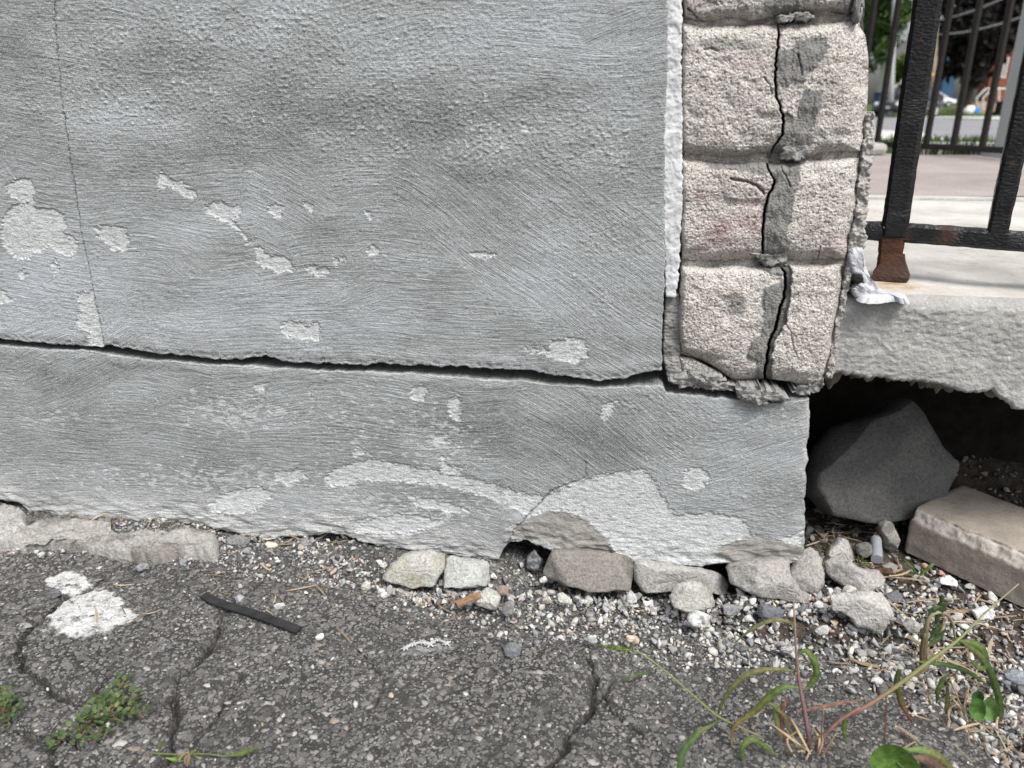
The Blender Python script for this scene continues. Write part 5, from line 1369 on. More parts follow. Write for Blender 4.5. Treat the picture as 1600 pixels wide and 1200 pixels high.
SC = [(.30, .235, .155), (.36, .30, .21), (.21, .16, .11), (.25, .19, .13), (.15, .115, .08)]
def px_blob(n, cx, cy, rx, ry, h=.004):
    x, y = rg.normal(cx, rx, n), rg.normal(cy, ry, n); q = on_ground(x, y); q = q[(q[:, 1] < 1.1) & (q[:, 1] > .42)]; q = setz(q); q[:, 2] += rg.uniform(.001, h, len(q)); return q
pts = np.vstack([px_blob(60, 1310, 825, 26, 14, .012), px_blob(60, 1340, 880, 30, 20), px_blob(70, 1530, 985, 50, 40, .010), px_blob(35, 1450, 1010, 40, 30, .01), px_blob(45, 1490, 1085, 40, 45, .010),
                 px_blob(40, 1580, 1150, 40, 30, .01), px_blob(40, 900, 930, 260, 16), px_blob(24, 700, 930, 60, 16), px_blob(46, 250, 830, 110, 8, .006), px_blob(24, 480, 850, 60, 8, .006), px_blob(40, 300, 900, 220, 40)])
straws("dry_straw", pts, rg.uniform(.008, .034, len(pts)), .0009, SC)
pts = np.vstack([px_blob(10, 1500, 1000, 40, 30, .012), px_blob(8, 1380, 920, 40, 20, .008), px_blob(6, 1440, 960, 40, 30, .01)])
straws("dry_blades", pts, rg.uniform(.035, .07, len(pts)), .0016, SC[:2])
# ------------------------------------------------------------------ weeds
def ribbon(name, P, W, cols, parent, fold=.25, roll=0.0, n=18, mat=None, thick=0):
    """leaf blade: P points in the world, W half widths along it; faces the light, folded along its middle"""
    P = spline(P, n); W = .74 * np.interp(np.linspace(0, 1, n), np.linspace(0, 1, len(W)), W)
    W = W * (1 + .16 * pn2(np.arange(n) * .45, 0 * P[:, 0] + P[0, 0] * 900, 5)); P = P + .0007 * np.stack([pn2(np.arange(n) * .3, 0 * P[:, 0] + P[0, k] * 700, 6 + k) for k in range(3)], -1)
    T = np.gradient(P, axis=0); T /= np.linalg.norm(T, axis=1)[:, None] + 1e-12
    view = P - CAM; view /= np.linalg.norm(view, axis=1)[:, None]
    S = np.cross(T, view); S /= np.linalg.norm(S, axis=1)[:, None] + 1e-9
    N = np.cross(S, T)
    c, s = math.cos(roll), math.sin(roll); S, N = S * c + N * s, N * c - S * s
    V = np.stack([P - S * W[:, None] + N * (fold * W)[:, None], P - S * (W * .5)[:, None] + N * (fold * .35 * W)[:, None], P, P + S * (W * .5)[:, None] + N * (fold * .35 * W)[:, None], P + S * W[:, None] + N * (fold * W)[:, None]], 1)
    cc = np.array(cols, float); ci = np.linspace(0, 1, n)
    C = np.stack([np.interp(ci, np.linspace(0, 1, len(cc)), cc[:, k]) for k in range(3)], -1)
    blot = sstep(.25, .6, pn2(np.arange(n) * .55, 0 * P[:, 0] + P[0, 2] * 800, 9))[:, None] * .45; C = C * (1 - blot) + np.array([.20, .16, .07]) * blot
    C = np.repeat(C, 5, 0) * np.tile([.88, 1, 1.3, 1, .88], n)[:, None]
    return build(name, V.reshape(-1, 3), [grid_faces(n, 5)], mat or M['leaf'], parent, cols=np.clip(C, 0, 1))
def vine(name, P, r, cols, parent, n=16, sides=7):
    P = spline(P, n); r = np.interp(np.linspace(0, 1, n), np.linspace(0, 1, len(r)), r)
    b = MB().tube(P, r, sides); cc = np.array(cols, float)
    C = np.stack([np.interp(np.linspace(0, 1, n), np.linspace(0, 1, len(cc)), cc[:, k]) for k in range(3)], -1)
    b.C = [tuple(c) for c in np.repeat(C, sides, 0)]
    return b.build(name, M['stem'], parent, True)
def disc_leaf(name, poly, Y, cols, parent, cup=.004, n=40, rings=6, seed=1, notch=False, mat=None, Yg=0.0):
    P = resample(chaikin(PX(poly), 2), n); c = P.mean(0)
    A = np.vstack([c + (P - c) * k for k in np.linspace(1, 0, rings + 1)[:-1]] + [c[None]])
    e = np.concatenate([np.full(n, i / rings) for i in range(rings)] + [np.ones(1)])
    Yv = Y + Yg * (A[:, 1] - c[1]) + cup * (1 - e) ** 2 * -1 + .002 * pn2(A[:, 0] / 14, A[:, 1] / 14, seed)
    W = at_y(A[:, 0], A[:, 1], Yv)
    F = [grid_faces(rings, n, wrap=True)]; last = (rings - 1) * n
    F.append(np.stack([last + np.arange(n), last + (np.arange(n) + 1) % n, np.full(n, rings * n)], -1))
    ang = np.arctan2(A[:, 1] - c[1], A[:, 0] - c[0])
    C = np.array(cols)[None] * (1 + .05 * np.cos(ang * 7 + 2.5 * e))[:, None] * (.92 + .16 * e)[:, None]
    return build(name, W, F, mat or M['leaf'], parent, cols=np.clip(C, 0, 1))
def at(s, y0, y1=None):
    P = PX(s); return at_y(P[:, 0], P[:, 1], np.linspace(y0, y1 if y1 else y0, len(P)))
G1, G2, G3, RD, TN, PU, OL = (.090, .140, .040), (.125, .180, .055), (.058, .10, .033), (.19, .085, .065), (.29, .235, .15), (.155, .09, .095), (.165, .160, .07)

wb = on_ground(1262, 1170)
Y0 = wb[1]
weed = thing("crabgrass_weed", (wb[0], wb[1], wb[2]), "tall sprawling grass weed with red stems and curling blades growing at the asphalt's broken edge", "weed")
vine("stem", at("1268,1175 1262,1140 1256,1105 1248,1060 1243,1000 1240,938", Y0, Y0 + .045), [.0022, .0020, .0014, .0007], [PU, PU, (.2, .13, .1), (.25, .2, .15)], weed)
vine("stem", at("1276,1172 1290,1148 1312,1126 1345,1105", Y0, Y0 + .01), [.0017, .0015], [PU, (.2, .10, .08)], weed)
vine("stem", at("1330,1118 1390,1080 1450,1035 1500,997 1540,957 1592,912", Y0 + .01, Y0 + .05), [.0018, .0020, .0015, .0009, .0005], [(.22, .10, .09), (.18, .19, .07), (.22, .24, .11), (.32, .27, .16)], weed, 24)
vine("seed_stalk", at("1190,1152 1160,1138 1120,1118 1080,1084 1035,1045 1003,1022 988,1016", Y0, Y0 + .03), [.0010, .0009, .0006], [OL, (.16, .20, .07), (.2, .24, .1)], weed, 24)
Lf = [("1240,985 1238,975 1215,968 1190,975 1165,990 1150,1004", [.0003, .0018, .0024, .0018, .0004], [(.12, .13, .05), OL, (.10, .13, .05)], Y0 + .035, .2),
      ("1255,1078 1266,1071 1275,1052 1271,1032 1259,1018 1247,1021", [.001, .003, .0042, .0042, .003, .0008], [G3, G1, G2, G1], Y0 + .025, .3),
      ("1240,1049 1210,1045 1180,1049 1155,1062 1135,1086 1123,1112 1122,1136", [.0012, .0022, .0030, .0030, .0024, .0016, .0004], [(.14, .14, .05), OL, (.11, .15, .05), (.16, .14, .06)], Y0 + .02, .3),
      ("1248,1075 1225,1074 1205,1086 1185,1106 1165,1121 1148,1136 1142,1162 1152,1196", [.0012, .003, .0044, .0040, .0026, .0018, .0014, .0004], [G2, G1, (.15, .15, .05), (.26, .17, .06), TN], Y0 - .005, .35),
      ("1352,1092 1318,1098 1285,1104 1246,1112", [.0004, .0016, .0020, .001], [RD, (.24, .13, .08), (.2, .1, .07)], Y0 + .012, .2),
      ("1405,1046 1402,1070 1408,1096 1420,1120 1438,1138", [.0016, .0044, .0040, .0022, .0004], [(.10, .12, .05), G1, (.14, .11, .05), (.2, .07, .06), RD], Y0 + .03, .35),
      ("1504,1004 1530,1024 1548,1050 1560,1085 1563,1118 1552,1144 1538,1160", [.001, .0040, .0046, .0042, .0036, .003, .0006], [G2, G1, (.08, .14, .04), G1, OL], Y0 + .045, .3),
      ("1322,1168 1319,1132 1326,1106", [.0012, .003, .0006], [G1, G2, G2], Y0 + .005, .3),
      ("1163,1200 1160,1170 1175,1155 1195,1166 1216,1182", [.0015, .003, .0036, .003, .0005], [G3, G2, G1, G1], Y0 - .015, .3),
      ("1385,1095 1384,1118 1382,1150 1376,1176", [.0004, .0010, .0012, .0006], [RD, (.25, .12, .07), TN], Y0 + .005, .2),
      ("1430,1034 1460,1037 1490,1041 1520,1054 1545,1072", [.0006, .0024, .0032, .0028, .0005], [G1, G3, (.06, .12, .05), G3], Y0 + .055, .3),
      ("1188,1104 1205,1100 1225,1120 1238,1150", [.0004, .0016, .0022, .0012], [G2, OL, (.2, .16, .07)], Y0 + .0, .3),
      ("1230,1168 1222,1130 1224,1105 1231,1092", [.001, .0022, .0022, .0004], [PU, RD, (.2, .09, .06)], Y0 + .005, .25),
      ("1222,1160 1214,1130 1212,1108 1220,1096", [.001, .0024, .0024, .0004], [OL, G2, (.14, .2, .05)], Y0 + .002, .25)]
for i, (s, w, c, y, f) in enumerate(Lf): ribbon("leaf", at(s, y, y + .006), w, c, weed, f)
ribbon("leaf", at("1058,1212 1066,1180 1080,1156 1100,1140 1122,1126", Y0 - .05, Y0 - .02), [.003, .0036, .0034, .0026, .0006], [G3, G3, G1], weed, .3)
ribbon("leaf", at("957,1071 975,1062 995,1054 1012,1050 1024,1047", Y0 + .02, Y0 + .03), [.0002, .0012, .0022, .0016, .0004], [(.06, .10, .035), (.04, .09, .03)], weed, .25)
# foxtail seed head
sh = MB(); H0, H1 = at("990,1017 965,1010 938,1008", Y0 + .03, Y0 + .035)[[0, 2]]
r5 = np.random.default_rng(9)
for i in range(150):
    t = r5.uniform(0, 1); c = H0 * (1 - t) + H1 * t; rad = .0036 * (.45 + .55 * math.sin(math.pi * min(1, t * .85 + .12)))
    d = r5.normal(0, 1, 3); ax = (H1 - H0) / np.linalg.norm(H1 - H0); d -= ax * (d @ ax); d /= np.linalg.norm(d); d = d * .9 + ax * .5
    s = np.cross(d, ax); s /= np.linalg.norm(s)
    col = np.array([(.22, .32, .06), (.30, .40, .10), (.15, .24, .04)][i % 3])
    sh.add([c, c + d * rad * .6 + s * .0007, c + d * rad * 1.1, c + d * rad * .6 - s * .0007], [(0, 1, 2, 3)], col)
sh.tube([H0, H1], [.0009, .0005], 6, (.2, .26, .07))
sh.build("seed_head", M['leaf'], weed, True)
# dry stems and roots at its base
r6 = np.random.default_rng(10)
for i in range(13):
    x0, x1 = r6.normal(1268, 18), 0; x1 = x0 + r6.normal(0, 34); y1 = r6.uniform(1105, 1195)
    P = at("%f,%f %f,%f %f,%f" % (x0, 1182 + r6.uniform(-12, 16), (x0 + x1) / 2 + r6.normal(0, 8), (1175 + y1) / 2, x1, y1), Y0 + r6.uniform(-.03, .01), Y0 + r6.uniform(-.03, .02))
    if i % 3 == 0: vine("stem", P, [.0009, .0006], [[TN, (.24, .12, .08)][i % 2], TN], weed, 8, 5)
    else: ribbon("dry_leaf", P, [.0007, .0016, .0004], [TN, (.38, .30, .18), (.28, .18, .10)], weed, .3, r6.uniform(-.8, .8), 8, M['straw'])

w2p = on_ground(1508, 1128)
Y2 = w2p[1]
w2 = thing("clover_weed", w2p, "small green clump with two round clover leaves and narrow drooping leaves on the gravel", "weed")
disc_leaf("round_leaf", "1512,1108 1518,1094 1530,1090 1540,1098 1541,1116 1534,1128 1520,1124", Y2 + .0, (.10, .20, .05), w2, seed=3)
disc_leaf("round_leaf", "1534,1098 1546,1086 1556,1092 1562,1110 1556,1126 1544,1128 1536,1116", Y2 + .006, (.13, .24, .07), w2, seed=4)
disc_leaf("round_leaf", "1518,1084 1528,1078 1538,1084 1538,1096 1526,1098 1518,1094", Y2 + .012, (.06, .14, .05), w2, seed=5)
for s, w, c in [("1484,1054 1474,1062 1466,1078 1463,1100", [.0006, .0026, .003, .0006], [G3, G1, G3]), ("1480,1062 1481,1084 1480,1104 1477,1124", [.0006, .0024, .0028, .0005], [OL, (.13, .16, .06), OL]),
                ("1500,1002 1516,1004 1534,1014 1540,1036 1530,1044 1516,1030", [.0008, .004, .005, .004, .003, .0006], [G1, G2, G1])]:
    ribbon("leaf", at(s, Y2 + .012), w, c, w2, .25)
vine("stem", at("1512,1132 1500,1100 1488,1070 1482,1052", Y2, Y2 + .014), [.0009, .0006], [TN, OL], w2, 10, 5)
vine("stem", at("1515,1134 1522,1122 1528,1112", Y2, Y2 + .004), [.0008, .0006], [OL, G1], w2, 8, 5)
for i in range(10):
    x0 = r6.normal(1508, 14); x1 = x0 + r6.normal(0, 26); y1 = r6.uniform(1050, 1150)
    P = at("%f,%f %f,%f %f,%f" % (x0, 1128 + r6.uniform(-8, 16), (x0 + x1) / 2 + r6.normal(0, 10), (1130 + y1) / 2 + r6.normal(0, 8), x1, y1), Y2, Y2 + r6.uniform(0, .02))
    ribbon("dry_leaf", P, [.0005, .0011, .0003], [TN, (.40, .32, .20), (.30, .21, .12)], w2, .3, r6.uniform(-.8, .8), 8, M['straw'])

w3p = on_ground(1445, 1040); Y3 = w3p[1]
w3 = thing("wilted_weed", w3p, "wilted weed bending over in an arch with a dark crinkled leaf, below the concrete paver", "weed")
vine("stem", at("1442,1042 1444,1020 1446,1000 1448,976 1456,961 1467,957 1480,961 1489,976 1493,1002", Y3, Y3 + .01), [.0022, .0026, .0024, .0018, .0020, .0016, .0010], [(.10, .08, .05), (.13, .115, .06), (.24, .22, .13), (.20, .17, .13), (.26, .24, .14)], w3, 26)
vine("stem", at("1440,1040 1440,1015 1445,990", Y3 - .004), [.002, .0016], [(.09, .06, .04), (.13, .10, .05)], w3, 10)
for s, w, c in [("1462,975 1466,958 1472,944 1470,930", [.001, .005, .0048, .0008], [(.03, .07, .02), (.045, .10, .03), (.03, .08, .025)]), ("1450,965 1458,952 1470,948", [.001, .0036, .001], [(.035, .075, .025), (.05, .10, .03)]),
                ("1452,1000 1462,985 1472,975", [.001, .004, .001], [(.04, .085, .03), (.05, .11, .035)]), ("1447,1012 1458,1004 1470,994 1476,984", [.001, .0036, .003, .0008], [(.10, .14, .06), (.06, .11, .04)]), ("1480,1010 1496,1006 1506,996", [.0008, .0026, .0006], [(.04, .08, .03), (.05, .1, .03)])]:
    ribbon("dark_leaf", at(s, Y3 + .006), w, c, w3, .3)

w4p = on_ground(1436, 902); Y4 = w4p[1]
w4 = thing("seedling", w4p, "tiny bright green seedling with four pointed leaves beside the concrete paver", "seedling")
for s, w, c in [("1436,900 1428,890 1420,882 1412,874", [.0008, .0024, .0022, .0004], [G3, G1, G1]), ("1436,900 1446,892 1454,884 1461,881", [.0008, .003, .003, .0005], [G1, G2, G2]), ("1435,902 1422,898 1410,894", [.0006, .0016, .0004], [G1, OL]),
                ("1437,902 1440,892 1438,880", [.0006, .0016, .0004], [G3, G1])]:
    ribbon("leaf", at(s, Y4 + .003), w, c, w4, .25)
vine("stem", at("1436,912 1436,900", Y4), [.0009, .0008], [OL, G1], w4, 5, 5)
w5p = on_ground(1345, 884); Y5 = w5p[1]
w5 = thing("sprout", w5p, "tiny green sprout between the two whitish stones before the hollow", "sprout")
for s in ("1345,886 1342,876 1341,868", "1346,884 1352,880 1358,880", "1344,884 1348,872 1352,868"): ribbon("leaf", at(s, Y5), [.0006, .002, .0006], [G3, G1, G2], w5, .2, n=8)

# broad leaf right at the bottom edge
w6p = on_ground(1430, 1230); Y6 = w6p[1]
w6 = thing("broadleaf_weed", w6p, "broad shiny bright green leaf poking up at the bottom edge of the photo", "weed")
disc_leaf("broad_leaf", "1358,1186 1366,1170 1384,1162 1402,1164 1420,1174 1434,1190 1446,1214 1440,1236 1410,1236 1380,1222 1362,1206", Y6 + .004, (.115, .215, .045), w6, cup=.010, n=60, rings=9, seed=8)
ribbon("leaf", at("1410,1170 1440,1172 1462,1180 1482,1196 1490,1216", Y6 + .02), [.001, .004, .005, .004, .002], [G2, (.14, .20, .06), (.16, .15, .06), OL], w6, .2)
ribbon("leaf", at("1420,1184 1450,1188 1470,1206 1475,1230", Y6 + .014), [.002, .005, .006, .003], [(.14, .09, .06), (.12, .08, .06), (.16, .10, .07)], w6, .2)
vine("stem", at("1432,1240 1420,1210 1400,1190", Y6, Y6 + .004), [.0016, .001], [OL, G1], w6, 8, 6)
vine("stem", at("1440,1238 1426,1196 1412,1172", Y6 + .008, Y6 + .018), [.0012, .0008], [OL, G1], w6, 8, 6)

# creeping spurge: tiny paired leaves on reddish runners
def spurge(name, base_px, runners, label, seed, group=None):
    rg_ = np.random.default_rng(seed); b = on_ground(*base_px)
    b[2] = gsurf(b[0], b[1]); t_ = thing(name, b, label, "weed")
    for s in runners:
        P = PX(s); W = on_ground(P[:, 0], P[:, 1]); W[:, 2] = [gsurf(x, y) + .003 for x, y in W[:, :2]]
        W[1:, 2] += .004
        L_ = np.linalg.norm(np.diff(W, axis=0), axis=1).sum(); n_ = max(6, int(L_ / .0042))
        Q = spline(W, n_)
        b_ = MB().tube(Q, np.linspace(.0008, .0004, n_), 5); b_.C = [(.22, .10, .07)] * len(b_.V); b_.build("runner", M['stem'], t_, True)
        V, F, C = [], [], []
        T = np.gradient(Q, axis=0); T /= np.linalg.norm(T, axis=1)[:, None]
        for i in range(1, n_):
            for sd in (-1, 1):
                for rep_ in range(2):
                    side = np.cross(T[i], [0, 0, 1]) * sd
                    d = side * .9 + T[i] * rg_.uniform(-.1, .7) + np.array([0, 0, rg_.uniform(.1, .9)]); d /= np.linalg.norm(d)
                    ln, wd = rg_.uniform(.0040, .0072), rg_.uniform(.0016, .0026)
                    st = Q[i] + rg_.normal(0, .0016, 3) * [1, 1, .5] + side * (.004 * rep_) + [0, 0, .0025 * rep_]
                    w_ = np.cross(d, [0, 0, 1]); w_ /= np.linalg.norm(w_); up = np.cross(w_, d)
                    o = len(V); V += [st, st + d * ln * .3 + w_ * wd * .9 + up * .0003, st + d * ln * .75 + w_ * wd * .85 + up * .0003, st + d * ln, st + d * ln * .75 - w_ * wd * .85 + up * .0003, st + d * ln * .3 - w_ * wd * .9 + up * .0003, st + d * ln * .5]
                    F += [(o, o + 1, o + 6), (o + 1, o + 2, o + 6), (o + 2, o + 3, o + 6), (o + 3, o + 4, o + 6), (o + 4, o + 5, o + 6), (o + 5, o, o + 6)]
                    c = np.array([(.085, .135, .050), (.11, .155, .06), (.068, .115, .045), (.20, .19, .075)][rg_.choice(4, p=[.4, .3, .22, .08])]) * rg_.uniform(.8, 1.2); C += [c] * 7
        build("leaf_spray", np.array(V), [np.array(F)], M['leaf'], t_, cols=np.array(C), smooth=False)
    return t_
spurge("spurge_weed", (170, 1120), ["170,1120 178,1102 188,1085 196,1068", "170,1120 188,1108 205,1098 216,1092", "170,1120 192,1122 210,1124 226,1132", "168,1122 150,1132 125,1148 100,1158 82,1166", "168,1122 164,1140 158,1156 150,1172", "166,1120 158,1106 160,1096", "170,1122 184,1134 196,1140",
       "160,1128 140,1128 130,1136", "150,1134 138,1148 120,1160"], "green spurge weed with tiny leaves spreading over the asphalt crack", 21)
spurge("spurge_weed", (4, 1115), ["4,1115 8,1098 6,1082", "4,1115 18,1106 24,1098", "4,1115 12,1130 18,1142", "2,1118 -14,1126 -24,1130", "4,1115 22,1120 28,1130", "2,1112 -10,1100 -16,1090"], "second yellowish spurge weed cut off by the photo's left edge", 22)

# little grass tuft at the bottom edge
w7p = on_ground(297, 1190); Y7 = w7p[1]
w7 = thing("grass_tuft", w7p, "small dry-centred grass tuft with spread blades at the bottom edge beside the crack", "weed")
for s, w, c in [("300,1178 325,1178 352,1182 380,1176 407,1164", [.0008, .0007, .0008, .0034, .0004], [OL, G2, G1, G2]), ("292,1180 270,1178 248,1177 240,1176", [.0008, .0008, .0009, .0006], [OL, G2, G2]), ("247,1178 250,1166 256,1156", [.0006, .002, .0004], [G2, G1]),
                ("290,1182 275,1186 258,1184", [.0008, .0026, .0005], [G1, (.2, .3, .07)]), ("278,1184 277,1196 282,1212", [.001, .0022, .002], [G1, G2]), ("304,1180 318,1188 330,1200", [.0008, .0016, .0006], [G2, TN]), ("306,1172 298,1178 294,1186", [.001, .003, .001], [(.2, .26, .08), G2])]:
    ribbon("leaf", at(s, Y7 + .004), w, c, w7, .25, n=12)
for i in range(9):
    x1 = 292 + r6.normal(0, 14)
    ribbon("dry_leaf", at("%f,%f %f,%f %f,%f" % (294, 1172 + r6.uniform(0, 8), 293 + r6.normal(0, 6), 1188, x1, 1210), Y7 + r6.uniform(0, .006)), [.0005, .0012, .0006], [(.30, .20, .13), TN, (.28, .17, .10)], w7, .3, r6.uniform(-.8, .8), 8, M['straw'])

# ------------------------------------------------------------------ far side: railing, pole, street, cars, houses, trees
M['iron2'] = plain("brown_black_iron", (.022, .018, .016), .6, .3, 40, .2)
bf = thing("railing_fence", on_z(1500, 232, KT), "thin brown-black iron railing beyond the pink forecourt", "fence")
RA, RB = at_y(1340, 221, 3.45), at_y(1640, 241, 2.75)
RA[2] = RB[2] = (RA[2] + RB[2]) / 2
bd = (RB - RA); bl_ = np.linalg.norm(bd); bd /= bl_; bnn = np.array([-bd[1], bd[0], 0])
MB().bar(np.stack([RA - bd * .3, RA, RB, RB + bd * .9]), .022, .022, bnn, bev=.003).build("bottom_rail", M['iron2'], bf)
MB().bar(np.stack([RA - bd * .3 + [0, 0, .86], RB + bd * .9 + [0, 0, .86]]), .03, .022, bnn, bev=.003).build("top_rail", M['iron2'], bf)
def on_bf(px, py):
    r = ray(px, py); t = ((RA - CAM) @ bnn) / (r @ bnn); return r * t + CAM
x0 = (on_bf(1372, 210) - RA) @ bd
first = None
for i in range(14):
    p = RA + bd * (x0 + (-2 + i) * .113)
    if first is None:
        first = MB().bar(np.stack([p + [0, 0, -.0], p + [0, 0, .86]]), .019, .019, bnn, bev=.002).build("picket", M['iron2'], bf); p00 = p
    else:
        c = first.copy(); COL.objects.link(c); c.location = first.location + Vector((p - p00).tolist())
    if i in (2,):
        pass
MB().bar(np.stack([RB + bd * .5 + [0, 0, -.08], RB + bd * .5 + [0, 0, .95]]), .04, .04, bnn, bev=.004).build("fence_post", M['iron2'], bf)
# pale square post
pp = at_y(1578, 218, 3.05)
wp = thing("square_post", (pp[0] + .02, 3.05, KT), "pale grey-white square post standing just behind the railing", "post")
M['postw'] = plain("pale_post_paint", (.60, .61, .60), .5, .06, 3, 0, .4)
b0, b1 = at_y(1587, 232, 3.02), at_y(1600, 30, 3.02)
MB().box((b0[0] - .044, 3.0, KT - .02), (b0[0] + .048, 3.09, KT + 1.5), .006).build("shaft", M['postw'], wp)
MB().box((b0[0] - .07, 2.98, KT - .02), (b0[0] + .075, 3.12, KT + .015), .004).build("base_plate", M['postw'], wp)

ZF = -.165
xs_, ys_ = np.concatenate([np.linspace(-400, -60, 10), np.linspace(-40, 60, 60), np.linspace(80, 500, 12)]), np.concatenate([np.linspace(8.5, 60, 50), np.linspace(80, 700, 14)])
Xf, Yf = np.meshgrid(xs_, ys_)
kind(build("ground", np.stack([Xf, Yf, ZF + 0 * Xf], -1).reshape(-1, 3), [grid_faces(*Xf.shape)], M['lawn'], base=False), "structure")
sheet_px("near_sidewalk", "1180,196 1372,203 1437,206 1457,212 1507,222 1557,227 1640,233 1640,240 1557,236 1437,227 1180,220", ZF + .008, M['walk'])
sheet_px("street", "1000,181 1372,181 1460,184 1497,186 1562,188 1700,193 1700,238 1557,229 1507,224 1457,215 1437,208 1372,204 1000,192", ZF + .004, M['road'])
fk = far_box("kerb", 1455, 1720, 185.2, 188.6, 40.0, .3, M['walk']); kind(fk, "structure"); fk.name = "far_kerb"
sheet_px("far_sidewalk", "1440,177.8 1500,179.5 1600,182 1720,184 1720,188 1562,186.6 1500,184.4 1440,183.4", ZF + .010, M['walk'])

def car(name, label, X_, Y_, heading, body, seed=1):
    """hatchback / sedan body lofted along its length, with glass house, wheels, lamps, plates"""
    L_, Wd = 4.2, 1.74
    root = thing(name, (X_, Y_, ZF), label, "car")
    ch, sh_ = math.cos(heading), math.sin(heading)
    def tr(P): P = np.asarray(P, float); return np.stack([X_ + P[..., 0] * ch - P[..., 1] * sh_, Y_ + P[..., 0] * sh_ + P[..., 1] * ch, ZF + P[..., 2]], -1)
    paint = NT(name + "_paint").done(body, .28, None, .5, Coat_Weight=.6, Coat_Roughness=.08)
    glass = M.setdefault('carglass', NT("car_glass").done((.02, .025, .03), .08, None, .6))
    prof = [(-2.1, .45, .62, .80), (-2.06, .30, .86, .84), (-1.75, .25, .95, .87), (-.9, .24, .96, .87), (.3, .24, .95, .87), (1.0, .24, .92, .87), (1.6, .26, .82, .85), (1.98, .32, .70, .80), (2.1, .42, .58, .72)]
    V, n = [], 12
    for (x, z0, z1, hw) in prof:
        for k in range(n):
            a = 2 * math.pi * k / n + math.pi / n; cy_, cz_ = math.cos(a), math.sin(a)
            V.append((x, hw * math.copysign(abs(cy_) ** .45, cy_), (z0 + z1) / 2 + (z1 - z0) / 2 * math.copysign(abs(cz_) ** .5, cz_)))
    b = MB().add(tr(V), [(i * n + k, i * n + (k + 1) % n, (i + 1) * n + (k + 1) % n, (i + 1) * n + k) for i in range(len(prof) - 1) for k in range(n)] + [tuple(range(n)), tuple(range((len(prof) - 1) * n, len(prof) * n))])
    b.build("body", paint, root, True, 50)
    hb = [(-1.95, .90), (-1.35, 1.36), (.1, 1.44), (1.15, .90)]
    def house(inset, zs=1.0):
        Vv = []
        for (x, z) in hb:
            hw = (.80 if z < 1 else .62) - inset
            Vv += [(x, -hw, z * zs), (x, hw, z * zs)]
        return Vv
    MB().add(tr(house(0)), [(0, 1, 3, 2), (2, 3, 5, 4), (4, 5, 7, 6), (0, 2, 4, 6), (1, 7, 5, 3), (0, 6, 7, 1)]).build("cabin_glass", glass, root)
    MB().add(tr([(-1.42, -.64, 1.345), (-1.42, .64, 1.345), (-1.3, .64, 1.40), (-1.3, -.64, 1.40), (.14, -.63, 1.475), (.14, .63, 1.475), (.18, .64, 1.43), (.18, -.64, 1.43)]), [(0, 1, 2, 3), (3, 2, 5, 4), (4, 5, 6, 7), (0, 3, 4, 7), (1, 6, 5, 2), (0, 7, 6, 1)]).build("roof", paint, root)
    for s in (-1, 1):
        for (xa, za, xb, zb) in ((-1.95, .9, -1.38, 1.38), (-.5, .9, -.42, 1.42), (1.15, .9, .12, 1.46)):
            MB().tube(tr([(xa, s * .81, za), (xb, s * .635, zb)]), .045, 6).build("pillar", paint, root)
        MB().tube(tr([(.72, s * .95, .98), (.80, s * .95, .98)]), .09, 8).build("mirror", paint, root)
        MB().box((0, 0, 0), (1, 1, 1)).V
        hl = MB(); hl.tube(tr([(2.0, s * .60, .66), (2.09, s * .56, .62)]), [.12, .08], 8); hl.build("headlight", M.setdefault('lamp', plain("clear_lamp", (.7, .7, .7), .15, .1, 5, 0, .6)), root)
        tl = MB(); tl.tube(tr([(-2.0, s * .66, .80), (-2.10, s * .62, .76)]), [.12, .09], 8); tl.build("taillight", M.setdefault('tail', plain("red_lamp", (.30, .02, .015), .2, .1, 5, 0, .6)), root)
        for x in (-1.3, 1.32):
            w_ = MB().tube(tr([(x, s * .66, .31), (x, s * .88, .31)]), .31, 18).build("wheel", M.setdefault('tyre', plain("tyre_black", (.012, .012, .012), .8, .2, 5)), root)
            MB().tube(tr([(x, s * .875, .31), (x, s * .89, .31)]), .20, 14).build("rim", M.setdefault('rim', plain("rim_grey", (.35, .35, .36), .35, .1, 5, 0, .5)), w_)
    for x in (2.10, -2.12):
        MB().add(tr([(x, -.26, .44), (x, .26, .44), (x, .26, .55), (x, -.26, .55), (x + .012, -.26, .44), (x + .012, .26, .44), (x + .012, .26, .55), (x + .012, -.26, .55)]), [(0, 1, 2, 3), (4, 7, 6, 5), (0, 4, 5, 1), (1, 5, 6, 2), (2, 6, 7, 3), (3, 7, 4, 0)]).build("number_plate", M['postw'], root)
    return root
p = at_y(1416, 182, 44.0); car("parked_car", "dark grey hatchback parked across the street, behind the foreground fence post", p[0], 44.0, math.radians(214), (.030, .031, .034))
p = at_y(1462, 168, 78.0); CZ = float(p[2]) - ZF
mound = rect_grid("far_lawn", p[0] - 26, p[0] + 30, 45.5, 110, lambda a, b: ZF + .012 + (CZ - .02) * np.clip((b - 45.6) / 28, 0, 1), M['lawn'], 30, 30)
ca = car("parked_car", "silver sedan parked on the raised lawn across the street, nose to the right", p[0] - .6, 78.0, 0.0, (.80, .81, .82)); ca.location.z += CZ

